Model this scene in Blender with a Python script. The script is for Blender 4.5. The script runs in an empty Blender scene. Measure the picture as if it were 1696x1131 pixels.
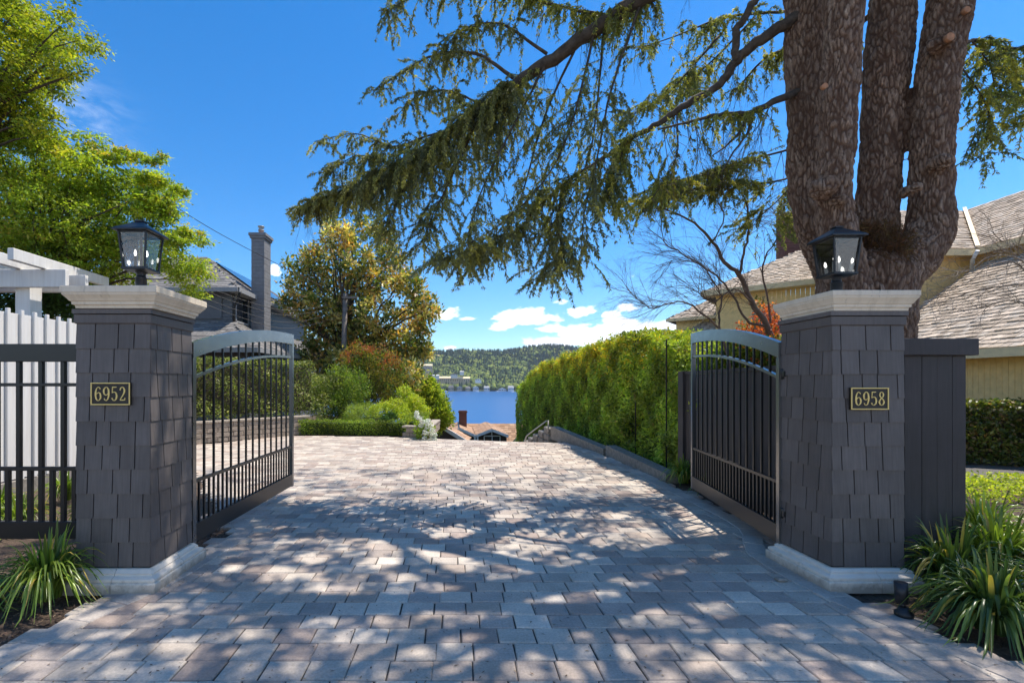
import bpy, math, random
import numpy as np
from mathutils import Vector, kdtree
PI = math.pi
R = math.radians
rnd = random.Random(11)
rng = np.random.default_rng(11)
sc = bpy.context.scene
C = sc.collection

# ------------------------------------------------------------------ camera, world, sun, exposure
F = 780.0; CX = 750.0; CY = 637.0; H = 1.65          # focal length and vanishing point in photo pixels, eye height
cam = bpy.data.cameras.new('camera'); camo = bpy.data.objects.new('camera', cam); C.objects.link(camo)
camo.location = (0, 0, H); camo.rotation_euler = (PI/2, 0, 0)
cam.sensor_width = 36; cam.lens = F/1696*36
cam.shift_x = (848-CX)/1696; cam.shift_y = (CY-565.5)/1696
cam.clip_start = 0.05; cam.clip_end = 12000
sc.camera = camo
SUNV = Vector((0.94, 0.5, 2.38)).normalized()          # towards the sun
SX, SY = 0.395, 0.21                                   # shadow shift per metre of height
el = math.asin(SUNV.z); az = math.atan2(SUNV.x, SUNV.y)
sd = bpy.data.lights.new('sun', 'SUN'); so = bpy.data.objects.new('sun', sd); C.objects.link(so)
sd.energy = 2.5; sd.angle = R(0.5); sd.color = (1.0, 0.93, 0.84)
so.rotation_euler = (-SUNV).to_track_quat('-Z', 'Y').to_euler(); so.location = (5, 5, 30)
sc.view_settings.view_transform = 'Standard'; sc.view_settings.look = 'None'
sc.view_settings.exposure = 1.38; sc.view_settings.gamma = 1
sc.view_settings.use_curve_mapping = False

def NT(nt):
    """tiny node helper"""
    class K: pass
    k = K(); k.nt = nt
    def node(t, **kw):
        n = nt.nodes.new(t)
        for a, v in kw.items():
            if a == 'inp':
                for i, x in v.items():
                    if hasattr(x, 'links') and hasattr(x, 'is_output'): nt.links.new(x, n.inputs[i])
                    else: n.inputs[i].default_value = x
            else: setattr(n, a, v)
        return n
    k.node = node
    def math_(op, a, b=0.0, c=None, clamp=False):
        n = node('ShaderNodeMath', operation=op, use_clamp=clamp)
        for i, x in enumerate((a, b) if c is None else (a, b, c)):
            if isinstance(x, (int, float)): n.inputs[i].default_value = x
            else: nt.links.new(x, n.inputs[i])
        return n.outputs[0]
    k.math = math_
    def mix(f, a, b, blend='MIX'):
        n = node('ShaderNodeMix', data_type='RGBA', blend_type=blend)
        for i, x in ((0, f), (6, a), (7, b)):
            if isinstance(x, (int, float)): n.inputs[i].default_value = x
            elif isinstance(x, tuple): n.inputs[i].default_value = (*x[:3], 1)
            else: nt.links.new(x, n.inputs[i])
        return n.outputs[2]
    k.mix = mix
    def ramp(x, stops):
        n = node('ShaderNodeValToRGB')
        e = n.color_ramp.elements
        while len(e) < len(stops): e.new(0.5)
        for q, (p, c) in zip(e, stops):
            q.position = p; q.color = (*(c if isinstance(c, tuple) else (c, c, c)), 1)
        nt.links.new(x, n.inputs[0]); return n.outputs[0]
    k.ramp = ramp
    def noise(vec, scale, detail=4, rough=.55, out=0, dist=0.0):
        n = node('ShaderNodeTexNoise'); n.inputs['Scale'].default_value = scale
        n.inputs['Detail'].default_value = detail; n.inputs['Roughness'].default_value = rough
        n.inputs['Distortion'].default_value = dist
        if vec is not None: nt.links.new(vec, n.inputs['Vector'])
        return n.outputs[out]
    k.noise = noise
    def mapping(vec, scale=(1, 1, 1), rot=(0, 0, 0), loc=(0, 0, 0)):
        n = node('ShaderNodeMapping'); nt.links.new(vec, n.inputs[0])
        n.inputs['Scale'].default_value = scale; n.inputs['Rotation'].default_value = rot; n.inputs['Location'].default_value = loc
        return n.outputs[0]
    k.mapping = mapping
    return k

world = bpy.data.worlds.new('World'); sc.world = world; world.use_nodes = True
wt = world.node_tree; wt.nodes.clear(); k = NT(wt)
sky = k.node('ShaderNodeTexSky', sky_type='NISHITA', sun_disc=False, sun_elevation=el, sun_rotation=az,
             altitude=50, air_density=1.0, dust_density=0.15, ozone_density=3.0)
hs = k.node('ShaderNodeHueSaturation', inp={'Saturation': 1.40, 'Value': 1.0, 'Color': sky.outputs[0]})
skyc = k.mix(1.0, hs.outputs[0], (0.84, 0.93, 0.97), 'MULTIPLY')
tc = k.node('ShaderNodeTexCoord').outputs['Generated']
sep = k.node('ShaderNodeSeparateXYZ', inp={0: tc})
azn = k.math('ARCTAN2', sep.outputs[0], sep.outputs[1]); eln = k.math('ARCSINE', sep.outputs[2])
comb = k.node('ShaderNodeCombineXYZ', inp={0: azn, 1: eln}).outputs[0]
cm = k.mapping(comb, (22, 48, 1))
n1 = k.noise(cm, 1.0, 9, .60, dist=.15)
n2 = k.noise(k.mapping(comb, (3.2, 7.5, 1), loc=(3.1, 1.2, 0)), 1.0, 2, .5)
tot = None
for (px, py, rx, ry, a) in [(868, 524, 62, 14, 1), (965, 516, 34, 10, .95), (1042, 509, 30, 8, .9), (1010, 552, 80, 20, 1.25), (925, 566, 50, 12, 1.1),
                            (738, 520, 26, 11, .9), (454, 446, 14, 10, .9), (930, 500, 20, 6, .7), (1060, 455, 22, 5, .6), (1110, 535, 26, 8, .8), (775, 528, 22, 5, .7), (745, 576, 12, 4, .9), (830, 540, 30, 8, 1.0), (890, 528, 50, 12, 1.0), (915, 545, 26, 8, 1.0), (1085, 560, 50, 22, 1.2), (1010, 520, 20, 7, .9), (850, 530, 40, 9, .9), (975, 560, 60, 16, 1.3), (1030, 540, 50, 14, 1.2)]:
    u = (px-CX)/F; v = (CY-py)/F; a0 = math.atan(u); e0 = math.atan(v/math.sqrt(1+u*u))
    ra = rx/F/(1+u*u); re = ry/F/math.sqrt(1+u*u)
    dx = k.math('DIVIDE', k.math('SUBTRACT', azn, a0), ra); dy = k.math('DIVIDE', k.math('SUBTRACT', eln, e0), re)
    d2 = k.math('ADD', k.math('MULTIPLY', dx, dx), k.math('MULTIPLY', dy, dy))
    g = k.math('MULTIPLY', k.math('EXPONENT', k.math('MULTIPLY', d2, -.8)), a)
    tot = g if tot is None else k.math('MAXIMUM', tot, g)
# extra cumulus added outside the view only, to brighten and whiten the shade
fill_clouds = k.math('MULTIPLY', k.ramp(eln, [(0.0, 0.0), (0.03, 1.0), (0.40, .9), (0.70, 0.0)]), k.ramp(n2, [(.42, 0.0), (.56, .95)]))
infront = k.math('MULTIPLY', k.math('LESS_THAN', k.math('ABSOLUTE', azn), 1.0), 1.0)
fill_clouds = k.math('MULTIPLY', fill_clouds, k.math('SUBTRACT', 1.0, infront))
tot = k.math('MAXIMUM', tot, fill_clouds)
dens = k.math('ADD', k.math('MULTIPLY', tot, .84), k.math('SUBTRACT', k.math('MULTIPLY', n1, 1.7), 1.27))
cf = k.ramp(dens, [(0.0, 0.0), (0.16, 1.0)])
cshade = k.ramp(k.noise(k.mapping(comb, (22, 48, 1), loc=(0, -.35, 0)), 1.0, 6, .6), [(.35, (1.0, 1.0, 1.0)), (.7, (.74, .79, .88))])
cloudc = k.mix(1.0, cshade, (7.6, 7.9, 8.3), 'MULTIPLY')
wisp = k.ramp(k.noise(k.mapping(comb, (9, 30, 1), rot=(0, 0, .9)), 1.4, 6, .65, dist=.6), [(.42, 0.0), (.8, .6)])
wispm = k.math('EXPONENT', k.math('MULTIPLY', k.math('ADD', k.math('POWER', k.math('DIVIDE', k.math('ADD', azn, .68), .06), 2.0),
                                                   k.math('POWER', k.math('DIVIDE', k.math('SUBTRACT', eln, .42), .05), 2.0)), -1.0))
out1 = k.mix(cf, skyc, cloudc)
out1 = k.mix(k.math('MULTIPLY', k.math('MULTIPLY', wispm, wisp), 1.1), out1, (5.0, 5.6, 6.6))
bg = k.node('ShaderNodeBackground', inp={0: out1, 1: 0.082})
wo = k.node('ShaderNodeOutputWorld', inp={0: bg.outputs[0]})

# ------------------------------------------------------------------ geometry helpers
def P(x, y, Y): return Vector(((x-CX)*Y/F, Y, H-(y-CY)*Y/F))      # photo pixel at a distance -> place
def G(x, y):
    Y = H*F/(y-CY); return Vector(((x-CX)*Y/F, Y, 0))             # photo pixel on level ground -> place
def pix(p): return (CX+F*p[0]/p[1], CY-F*(p[2]-H)/p[1])
wloc = {}
def finish(o, parent, wl):
    C.objects.link(o)
    if parent is not None:
        o.parent = parent; o.location = Vector(wl)-wloc[parent.name]
    else: o.location = wl
    wloc[o.name] = Vector(wl)
    return o
def tag(o, label=None, cat=None, group=None, kind=None):
    if label: o['label'] = label
    if cat: o['category'] = cat
    if group: o['group'] = group
    if kind: o['kind'] = kind
    return o
def thing(name, loc, label, cat, group=None):
    o = bpy.data.objects.new(name, None); o.empty_display_size = .2
    finish(o, None, Vector(loc)); return tag(o, label, cat, group)
def np_mesh(name, V, Fq, cols=None, smooth=False):
    """V (n,3), Fq (m,k) faces, cols (n,3)"""
    me = bpy.data.meshes.new(name); V = np.asarray(V, np.float32); Fq = np.asarray(Fq, np.int32)
    me.vertices.add(len(V)); me.vertices.foreach_set('co', V.ravel())
    m, kk = Fq.shape
    me.loops.add(m*kk); me.loops.foreach_set('vertex_index', Fq.ravel())
    me.polygons.add(m); me.polygons.foreach_set('loop_start', np.arange(0, m*kk, kk, dtype=np.int32))
    me.polygons.foreach_set('loop_total', np.full(m, kk, np.int32))
    if smooth: me.polygons.foreach_set('use_smooth', np.ones(m, bool))
    me.update(calc_edges=True)
    if cols is not None:
        a = me.color_attributes.new('Col', 'FLOAT_COLOR', 'POINT')
        c4 = np.ones((len(V), 4), np.float32); c4[:, :3] = cols
        a.data.foreach_set('color', c4.ravel())
    return me
def link_np(name, V, Fq, mat, parent=None, cols=None, smooth=False):
    V = np.asarray(V, float); c = V.mean(0); c[2] = V[:, 2].min()
    me = np_mesh(name, V-c, Fq, cols, smooth); me.materials.append(mat)
    return finish(bpy.data.objects.new(name, me), parent, Vector(c))
class MB:
    def __init__(s): s.v = []; s.f = []; s.c = []; s.sm = []; s.col = None
    def add(s, vs, fs, smooth=False):
        n = len(s.v); s.v += [tuple(v) for v in vs]; s.f += [tuple(i+n for i in f) for f in fs]; s.sm += [smooth]*len(fs)
        if s.col is not None: s.c += [s.col]*len(vs)
        return s
    def box(s, x0, x1, y0, y1, z0, z1):
        return s.add([(x, y, z) for z in (z0, z1) for y in (y0, y1) for x in (x0, x1)],
                     [(0, 2, 3, 1), (4, 5, 7, 6), (0, 1, 5, 4), (1, 3, 7, 5), (3, 2, 6, 7), (2, 0, 4, 6)])
    def bbox(s, x0, x1, y0, y1, z0, z1, b=.004):      # chamfered box
        vs = []
        for (zz, i) in ((z0, b), (z0+b, 0), (z1-b, 0), (z1, b)):
            vs += [(x0+i, y0+i, zz), (x1-i, y0+i, zz), (x1-i, y1-i, zz), (x0+i, y1-i, zz)]
        fs = [(3, 2, 1, 0), (12, 13, 14, 15)]
        for r in range(3):
            for q in range(4): fs.append((r*4+q, r*4+(q+1) % 4, r*4+4+(q+1) % 4, r*4+4+q))
        return s.add(vs, fs)
    def bar(s, a, b, w, h, up=(0, 0, 1)):             # box along a segment
        a = Vector(a); b = Vector(b); d = (b-a).normalized(); u = Vector(up)
        sx = d.cross(u)
        if sx.length < 1e-4: sx = d.cross(Vector((1, 0, 0)))
        sx.normalize(); uu = sx.cross(d).normalized()
        vs = [p+sx*(i*w/2)+uu*(j*h/2) for p in (a, b) for i, j in ((-1, -1), (1, -1), (1, 1), (-1, 1))]
        return s.add(vs, [(0, 1, 2, 3), (7, 6, 5, 4), (0, 4, 5, 1), (1, 5, 6, 2), (2, 6, 7, 3), (3, 7, 4, 0)])
    def tube(s, pts, rad, n=6, cap=True):
        pts = [Vector(p) for p in pts]; rad = [rad]*len(pts) if isinstance(rad, (int, float)) else rad
        vs = []; fs = []; ref = None
        for i, p in enumerate(pts):
            d = (pts[min(i+1, len(pts)-1)]-pts[max(i-1, 0)])
            d = d.normalized() if d.length > 1e-9 else Vector((0, 0, 1))
            if ref is None: ref = d.cross(Vector((0.3, 0.9, 0.1))).normalized() if abs(d.z) < .99 else d.cross(Vector((1, 0, 0))).normalized()
            ref = (ref-d*ref.dot(d)).normalized(); bi = d.cross(ref)
            for q in range(n):
                a = 2*PI*q/n; vs.append(p+(ref*math.cos(a)+bi*math.sin(a))*rad[i])
        for i in range(len(pts)-1):
            for q in range(n):
                q2 = (q+1) % n; fs.append((i*n+q, i*n+q2, i*n+n+q2, i*n+n+q))
        m = len(s.v); s.add(vs, fs, True)
        if cap: s.f += [tuple(m+q for q in reversed(range(n))), tuple(m+(len(pts)-1)*n+q for q in range(n))]; s.sm += [False, False]
        return s
    def lathe(s, c, prof, n=16):                      # prof: (radius, z)
        return s.tube_prof(c, prof, n)
    def tube_prof(s, c, prof, n):
        vs = [(c[0]+r*math.cos(2*PI*q/n), c[1]+r*math.sin(2*PI*q/n), c[2]+z) for r, z in prof for q in range(n)]
        fs = [(i*n+q, i*n+(q+1) % n, i*n+n+(q+1) % n, i*n+n+q) for i in range(len(prof)-1) for q in range(n)]
        m = len(s.v); s.add(vs, fs, True)
        s.f += [tuple(m+q for q in reversed(range(n))), tuple(m+(len(prof)-1)*n+q for q in range(n))]; s.sm += [False, False]
        return s
    def ring(s, cx, cy, prof):                        # square moulding: prof = (half width, z)
        vs = [(cx+a*r, cy+b*r, z) for r, z in prof for a, b in ((-1, -1), (1, -1), (1, 1), (-1, 1))]
        fs = [(i*4+q, i*4+(q+1) % 4, i*4+4+(q+1) % 4, i*4+4+q) for i in range(len(prof)-1) for q in range(4)]
        fs += [(3, 2, 1, 0), tuple((len(prof)-1)*4+q for q in range(4))]
        return s.add(vs, fs)
    def quad(s, a, b, c, d): return s.add([a, b, c, d], [(0, 1, 2, 3)])
    def slab(s, poly, t, n=None):                     # polygon with thickness t below it
        poly = [Vector(p) for p in poly]; nn = Vector(n) if n else (poly[1]-poly[0]).cross(poly[2]-poly[0]).normalized()
        if nn.z < 0: nn = -nn
        m = len(poly); vs = poly+[p-nn*t for p in poly]
        fs = [tuple(range(m)), tuple(reversed(range(m, 2*m)))]+[(q, m+q, m+(q+1) % m, (q+1) % m) for q in range(m)]
        return s.add(vs, fs)
    def mesh(s, name, off=(0, 0, 0)):
        me = bpy.data.meshes.new(name); o = Vector(off)
        me.from_pydata([tuple(Vector(v)-o) for v in s.v], [], s.f); me.polygons.foreach_set('use_smooth', s.sm)
        if s.c:
            a = me.color_attributes.new('Col', 'FLOAT_COLOR', 'POINT')
            a.data.foreach_set('color', np.array([(*c, 1) for c in s.c], np.float32).ravel())
        me.update(); return me
    def build(s, name, mat, parent=None, label=None, kind=None):
        A = np.array(s.v); c = A.mean(0); c[2] = A[:, 2].min()
        me = s.mesh(name, c); me.materials.append(mat)
        o = finish(bpy.data.objects.new(name, me), parent, Vector(c))
        return tag(o, label, None, None, kind)
def shared(name, mesh, parent, loc, rotz=0, kind=None):
    o = bpy.data.objects.new(name, mesh); finish(o, parent, Vector(loc)); o.rotation_euler = (0, 0, rotz)
    if kind: o['kind'] = kind
    return o
def inpoly(x, y, poly):
    c = False; j = len(poly)-1
    for i in range(len(poly)):
        xi, yi = poly[i][0], poly[i][1]; xj, yj = poly[j][0], poly[j][1]
        if (yi > y) != (yj > y) and x < (xj-xi)*(y-yi)/(yj-yi)+xi: c = not c
        j = i
    return c

# ------------------------------------------------------------------ materials
M = {}
def mat(name, build):
    m = bpy.data.materials.new(name); m.use_nodes = True; nt = m.node_tree; nt.nodes.clear(); k = NT(nt)
    out = k.node('ShaderNodeOutputMaterial'); bs = k.node('ShaderNodeBsdfPrincipled'); nt.links.new(bs.outputs[0], out.inputs[0])
    k.bs = bs; k.out = out; k.pos = k.node('ShaderNodeNewGeometry').outputs['Position']
    k.attr = lambda n='Col': k.node('ShaderNodeAttribute', attribute_name=n).outputs['Color']
    def col(x): 
        if isinstance(x, tuple): bs.inputs['Base Color'].default_value = (*x, 1)
        else: nt.links.new(x, bs.inputs['Base Color'])
    k.col = col
    def rough(x):
        if isinstance(x, float): bs.inputs['Roughness'].default_value = x
        else: nt.links.new(x, bs.inputs['Roughness'])
    k.rough = rough
    def bump(h, strength=.5, dist=.01):
        b = k.node('ShaderNodeBump', inp={'Strength': strength, 'Distance': dist, 'Height': h}); nt.links.new(b.outputs[0], bs.inputs['Normal'])
    k.bump = bump
    build(k); M[name] = m; return m
def m_paver(k):
    n = k.noise(k.pos, 60, 5, .7); n2 = k.noise(k.pos, 3.5, 4, .6); n3 = k.noise(k.pos, 260, 2, .6)
    c = k.mix(1.0, k.attr(), k.ramp(n, [(.25, .72), (.75, 1.22)]), 'MULTIPLY')
    c = k.mix(1.0, c, k.ramp(n2, [(.3, .84), (.7, 1.12)]), 'MULTIPLY')
    c = k.mix(k.ramp(k.noise(k.pos, 1.1, 6, .75), [(.50, 0.0), (.72, .5)]), c, (.24, .195, .16))
    k.col(c); k.rough(.85); k.bs.inputs['Specular IOR Level'].default_value = .35
    k.bump(k.math('ADD', n, n3), .55, .003)
mat('paver', m_paver)
def m_sand(k):
    k.col(k.ramp(k.noise(k.pos, 45, 4, .6), [(.3, (.03, .027, .024)), (.7, (.075, .066, .056))])); k.rough(.95)
mat('joint_sand', m_sand)
def m_ground(k):
    a = k.noise(k.pos, 22, 6, .7); b = k.noise(k.pos, 1.3, 4, .6); far = k.noise(k.pos, .02, 4, .6)
    soil = k.ramp(a, [(.25, (.035, .022, .014)), (.5, (.095, .062, .042)), (.78, (.19, .135, .09))])
    soil = k.mix(1.0, soil, k.ramp(b, [(.3, .7), (.7, 1.25)]), 'MULTIPLY')
    sepp = k.node('ShaderNodeSeparateXYZ', inp={0: k.pos})
    m = k.ramp(k.math('DIVIDE', sepp.outputs[1], 100.0), [(.22, 0.0), (.35, 1.0)])
    grass = k.ramp(far, [(.35, (.03, .05, .014)), (.65, (.06, .085, .025))])
    k.col(k.mix(m, soil, grass)); k.rough(.95); k.bump(a, .9, .03)
mat('ground', m_ground)
def m_gravel(k):
    k.col(k.ramp(k.noise(k.pos, 70, 4, .7), [(.3, (.06, .055, .05)), (.7, (.2, .185, .17))])); k.rough(.95); k.bump(k.noise(k.pos, 90, 3, .7), .8, .01)
mat('gravel', m_gravel)
def m_street(k): k.col(k.ramp(k.noise(k.pos, 30, 5, .7), [(.3, (.38, .34, .29)), (.7, (.46, .42, .36))])); k.rough(.95)
mat('street', m_street)
def m_chip(k): k.col(k.mix(1.0, k.attr(), k.ramp(k.noise(k.pos, 80, 3), [(.3, .6), (.7, 1.3)]), 'MULTIPLY')); k.rough(.9)
mat('bark_chip', m_chip)
def m_shingle(k):
    o = k.node('ShaderNodeObjectInfo').outputs['Random']
    g = k.noise(k.mapping(k.pos, (60, 60, 3)), 1.0, 4, .6)
    c = k.ramp(o, [(0.0, (.088, .074, .068)), (1.0, (.122, .104, .096))])
    c = k.mix(1.0, c, k.ramp(g, [(.3, .85), (.7, 1.15)]), 'MULTIPLY')
    c = k.mix(1.0, c, k.ramp(k.noise(k.pos, 2.2, 4, .65), [(.3, .82), (.7, 1.2)]), 'MULTIPLY')
    k.col(c); k.rough(.55); k.bump(g, .35, .002)
mat('shingle', m_shingle)
def m_trim(k):
    st = k.noise(k.mapping(k.pos, (9, 9, 2.5)), 1.0, 6, .7); sp = k.noise(k.mapping(k.pos, (30, 30, 6)), 1.0, 4, .6)
    c = k.mix(k.ramp(st, [(.48, 0.0), (.75, .7)]), (.72, .62, .48), (.46, .37, .26))
    c = k.mix(k.ramp(sp, [(.62, 0.0), (.78, .6)]), c, (.14, .12, .095))
    k.col(c); k.rough(.7); k.bump(sp, .2, .003)
mat('trim', m_trim)
def m_base(k):
    st = k.noise(k.pos, 7, 6, .7); sepp = k.node('ShaderNodeSeparateXYZ', inp={0: k.pos})
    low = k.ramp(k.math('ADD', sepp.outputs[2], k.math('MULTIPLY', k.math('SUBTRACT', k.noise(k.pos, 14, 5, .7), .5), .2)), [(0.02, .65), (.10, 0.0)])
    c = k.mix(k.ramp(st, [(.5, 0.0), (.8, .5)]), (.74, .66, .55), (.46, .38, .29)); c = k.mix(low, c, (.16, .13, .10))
    k.col(c); k.rough(.8); k.bump(st, .25, .004)
mat('base_trim', m_base)
def m_black(k):
    k.col((.016, .0155, .015)); k.rough(.34); k.bump(k.noise(k.pos, 160, 2), .06, .001)
mat('black_metal', m_black)
def m_rail(k):
    n = k.noise(k.mapping(k.pos, (6, 6, 14)), 1.0, 4, .6)
    k.col((.10, .097, .093)); k.bs.inputs['Metallic'].default_value = .6; k.rough(k.ramp(n, [(.3, .26), (.7, .42)]))
    k.bs.inputs['Coat Weight'].default_value = 1.0; k.bs.inputs['Coat Roughness'].default_value = .25; k.bs.inputs['Coat IOR'].default_value = 1.8
mat('sheen_rail', m_rail)  # same black paint as the pickets; sky sheen put into a paler metallic base
def m_blackmat(k): k.col((.012, .013, .016)); k.rough(.42); k.bump(k.noise(k.pos, 300, 2), .1, .001)
mat('lantern_metal', m_blackmat)
def m_glass(k):
    g = k.node('ShaderNodeBsdfGlass', inp={'Roughness': 0.0, 'IOR': 1.45}); t = k.node('ShaderNodeBsdfTransparent', inp={0: (.96, .98, .98, 1)})
    gl = k.node('ShaderNodeBsdfGlossy', inp={'Roughness': .06}); fr = k.node('ShaderNodeFresnel', inp={'IOR': 1.6})
    bu = k.node('ShaderNodeBump', inp={'Strength': .2, 'Distance': .003, 'Height': k.noise(k.pos, 35, 3)}); k.nt.links.new(bu.outputs[0], gl.inputs['Normal'])
    mx = k.node('ShaderNodeMixShader'); k.nt.links.new(k.math('ADD', fr.outputs[0], .05), mx.inputs[0]); k.nt.links.new(t.outputs[0], mx.inputs[1]); k.nt.links.new(gl.outputs[0], mx.inputs[2])
    k.nt.links.new(mx.outputs[0], k.out.inputs[0])
mat('lantern_glass', m_glass)
def m_bulb(k): k.col((.9, .9, .85)); k.bs.inputs['Emission Color'].default_value = (1, .97, .9, 1); k.bs.inputs['Emission Strength'].default_value = 1.6
mat('bulb', m_bulb)
def m_sleeve(k): k.col((.5, .48, .42)); k.rough(.5)
mat('candle_sleeve', m_sleeve)
def m_gold(k): k.col((.80, .60, .22)); k.bs.inputs['Metallic'].default_value = .5; k.rough(.45)
mat('brass', m_gold)
def m_plate(k): k.col((.022, .016, .011)); k.rough(.5); k.bump(k.noise(k.pos, 400, 2), .3, .001)
mat('plate', m_plate)
def m_dwood(k):
    g = k.noise(k.mapping(k.pos, (22, 22, 1.4)), 1.0, 7, .68, dist=.6); n = k.noise(k.pos, 1.4, 4, .6)
    c = k.ramp(g, [(.3, (.024, .020, .019)), (.7, (.066, .054, .052))]); c = k.mix(1.0, c, k.ramp(n, [(.3, .75), (.7, 1.3)]), 'MULTIPLY')
    k.col(c); k.rough(k.ramp(g, [(.3, .5), (.7, .75)])); k.bump(g, .6, .004)
mat('dark_wood', m_dwood)
def m_wwood(k):
    g = k.noise(k.mapping(k.pos, (20, 20, 1.2)), 1.0, 5, .6)
    k.col(k.ramp(g, [(.3, (.66, .63, .58)), (.7, (.76, .74, .70))])); k.rough(.55); k.bump(g, .2, .002)
mat('white_wood', m_wwood)
def m_bark(k):
    p = k.mapping(k.pos, (1, 1, .25)); wob = k.node('ShaderNodeVectorMath', operation='MULTIPLY_ADD')
    k.nt.links.new(k.noise(p, 7, 4, .65, out=1), wob.inputs[0]); wob.inputs[1].default_value = (.20, .20, .20); k.nt.links.new(p, wob.inputs[2])
    def vor(sc_, feat='DISTANCE_TO_EDGE'):
        v = k.node('ShaderNodeTexVoronoi', feature=feat, inp={'Scale': sc_}); k.nt.links.new(wob.outputs[0], v.inputs['Vector']); return v
    a = vor(19.0); b = vor(36.0); msk = k.ramp(k.noise(k.pos, 2.3, 4, .6), [(.42, 0.0), (.58, 1.0)])
    ea = k.ramp(a.outputs['Distance'], [(0.0, 0.0), (.17, 1.0)]); eb = k.ramp(b.outputs['Distance'], [(0.0, 0.0), (.20, 1.0)])
    eb2 = k.math('ADD', k.math('MULTIPLY', eb, .65), .35)
    edge = k.math('MULTIPLY', ea, k.mix(msk, eb, eb2))
    fur = k.noise(k.mapping(k.pos, (1, 1, .16)), 24, 6, .7, dist=.8); furr = k.ramp(k.math('ABSOLUTE', k.math('SUBTRACT', fur, .5)), [(0.0, 0.0), (.035, 1.0)])
    edge2 = k.math('MULTIPLY', k.math('MULTIPLY', k.math('ADD', k.math('MULTIPLY', edge, .5), .5), k.attr()), k.math('ADD', k.math('MULTIPLY', furr, .3), .7))
    fine = k.noise(k.mapping(k.pos, (1, 1, .3)), 85, 5, .75)
    vc = vor(19.0, 'F1'); pl = k.ramp(vc.outputs['Color'], [(0.15, (.44, .28, .185)), (.5, (.52, .345, .235)), (.85, (.62, .44, .32))])
    big = k.noise(k.pos, 1.4, 5, .65); pl = k.mix(1.0, pl, k.ramp(big, [(.3, .66), (.7, 1.2)]), 'MULTIPLY')
    pl = k.mix(k.ramp(k.noise(k.pos, 3.2, 6, .75), [(.60, 0.0), (.74, .45)]), pl, (.20, .19, .13))
    c = k.mix(edge2, (.09, .042, .022), pl); c = k.mix(1.0, c, k.ramp(fine, [(.2, .62), (.8, 1.3)]), 'MULTIPLY')
    k.col(c); k.rough(.92)
    k.bump(k.math('ADD', edge2, k.math('MULTIPLY', fine, .4)), .85, .026)
mat('bark', m_bark)
def m_twig(k):
    k.col(k.ramp(k.noise(k.pos, 14, 4, .6), [(.3, (.035, .025, .018)), (.7, (.11, .083, .06))])); k.rough(.85); k.bump(k.noise(k.mapping(k.pos, (40, 40, 40)), 1.0, 4), .5, .01)
mat('branch_bark', m_twig)
def m_twigp(k): k.col(k.ramp(k.noise(k.pos, 6, 4, .6), [(.3, (.20, .15, .115)), (.7, (.40, .33, .26))])); k.rough(.8)
mat('pale_bark', m_twigp)
def foliage_mat(name, trans=.4, gloss=.35, rough=.45):
    m = bpy.data.materials.new(name); m.use_nodes = True; nt = m.node_tree; nt.nodes.clear(); k = NT(nt)
    a = k.mix(1.0, k.node('ShaderNodeAttribute', attribute_name='Col').outputs['Color'], (1.65, 1.55, 1.35), 'MULTIPLY')
    bs = k.node('ShaderNodeBsdfPrincipled', inp={'Base Color': a, 'Roughness': rough, 'Specular IOR Level': gloss})
    tcl = k.mix(1.0, a, (1.35, 1.45, .55), 'MULTIPLY')
    tr = k.node('ShaderNodeBsdfTranslucent', inp={0: tcl}); mx = k.node('ShaderNodeMixShader', inp={0: trans, 1: bs.outputs[0], 2: tr.outputs[0]})
    k.node('ShaderNodeOutputMaterial', inp={0: mx.outputs[0]}); M[name] = m
foliage_mat('leaf', .46, .3, .5); foliage_mat('needle', .45, .25, .55); foliage_mat('leaf_glossy', .40, .5, .35); foliage_mat('blade', .35, .5, .3)
foliage_mat('forest', .05, .05, .9); foliage_mat('petal', .04, .2, .6)
def m_shake(k):
    n = k.noise(k.mapping(k.pos, (3, 3, 3)), 6.0, 5, .7)
    c = k.mix(1.0, k.attr(), k.ramp(n, [(.3, .7), (.7, 1.25)]), 'MULTIPLY')
    c = k.mix(k.ramp(k.noise(k.pos, 2.6, 6, .75), [(.66, 0.0), (.74, .7)]), c, (.075, .068, .022))
    k.col(c); k.rough(.85); k.bump(n, .4, .01)
mat('shake', m_shake)
def m_asph(k):
    n = k.noise(k.pos, 8, 5, .75); k.col(k.mix(1.0, k.attr(), k.ramp(n, [(.3, .7), (.7, 1.3)]), 'MULTIPLY')); k.rough(.9); k.bump(n, .4, .01)
mat('asphalt_tile', m_asph)
def simple(name, c, r=.6, n=8, v=.12):
    def f(k):
        lo = tuple(x*(1-v) for x in c); hi = tuple(min(1, x*(1+v)) for x in c)
        k.col(k.ramp(k.noise(k.pos, n, 5, .65), [(.3, lo), (.7, hi)])); k.rough(r); k.bump(k.noise(k.pos, n*6, 3), .15, .004)
    mat(name, f)
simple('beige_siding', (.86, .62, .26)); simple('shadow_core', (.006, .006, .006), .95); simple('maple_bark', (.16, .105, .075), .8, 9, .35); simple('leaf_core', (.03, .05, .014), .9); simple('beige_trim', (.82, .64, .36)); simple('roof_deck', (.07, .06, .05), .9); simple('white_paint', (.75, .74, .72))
simple('grey_siding', (.115, .12, .13)); simple('grey_trim', (.30, .30, .30)); simple('grey_brick', (.20, .20, .21), .8, 5, .18); simple('dark_flash', (.02, .02, .022), .5)
simple('stone_block', (.33, .27, .21), .9, 10, .3); simple('curb_stone', (.24, .215, .18), .9, 14, .35); simple('block_cap', (.40, .34, .27), .9, 12, .2)
simple('brown_siding', (.045, .030, .026)); simple('red_brick', (.16, .065, .045), .85, 10, .3); simple('tan_building', (.42, .32, .2)); simple('pale_wall', (.6, .58, .54))
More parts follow.
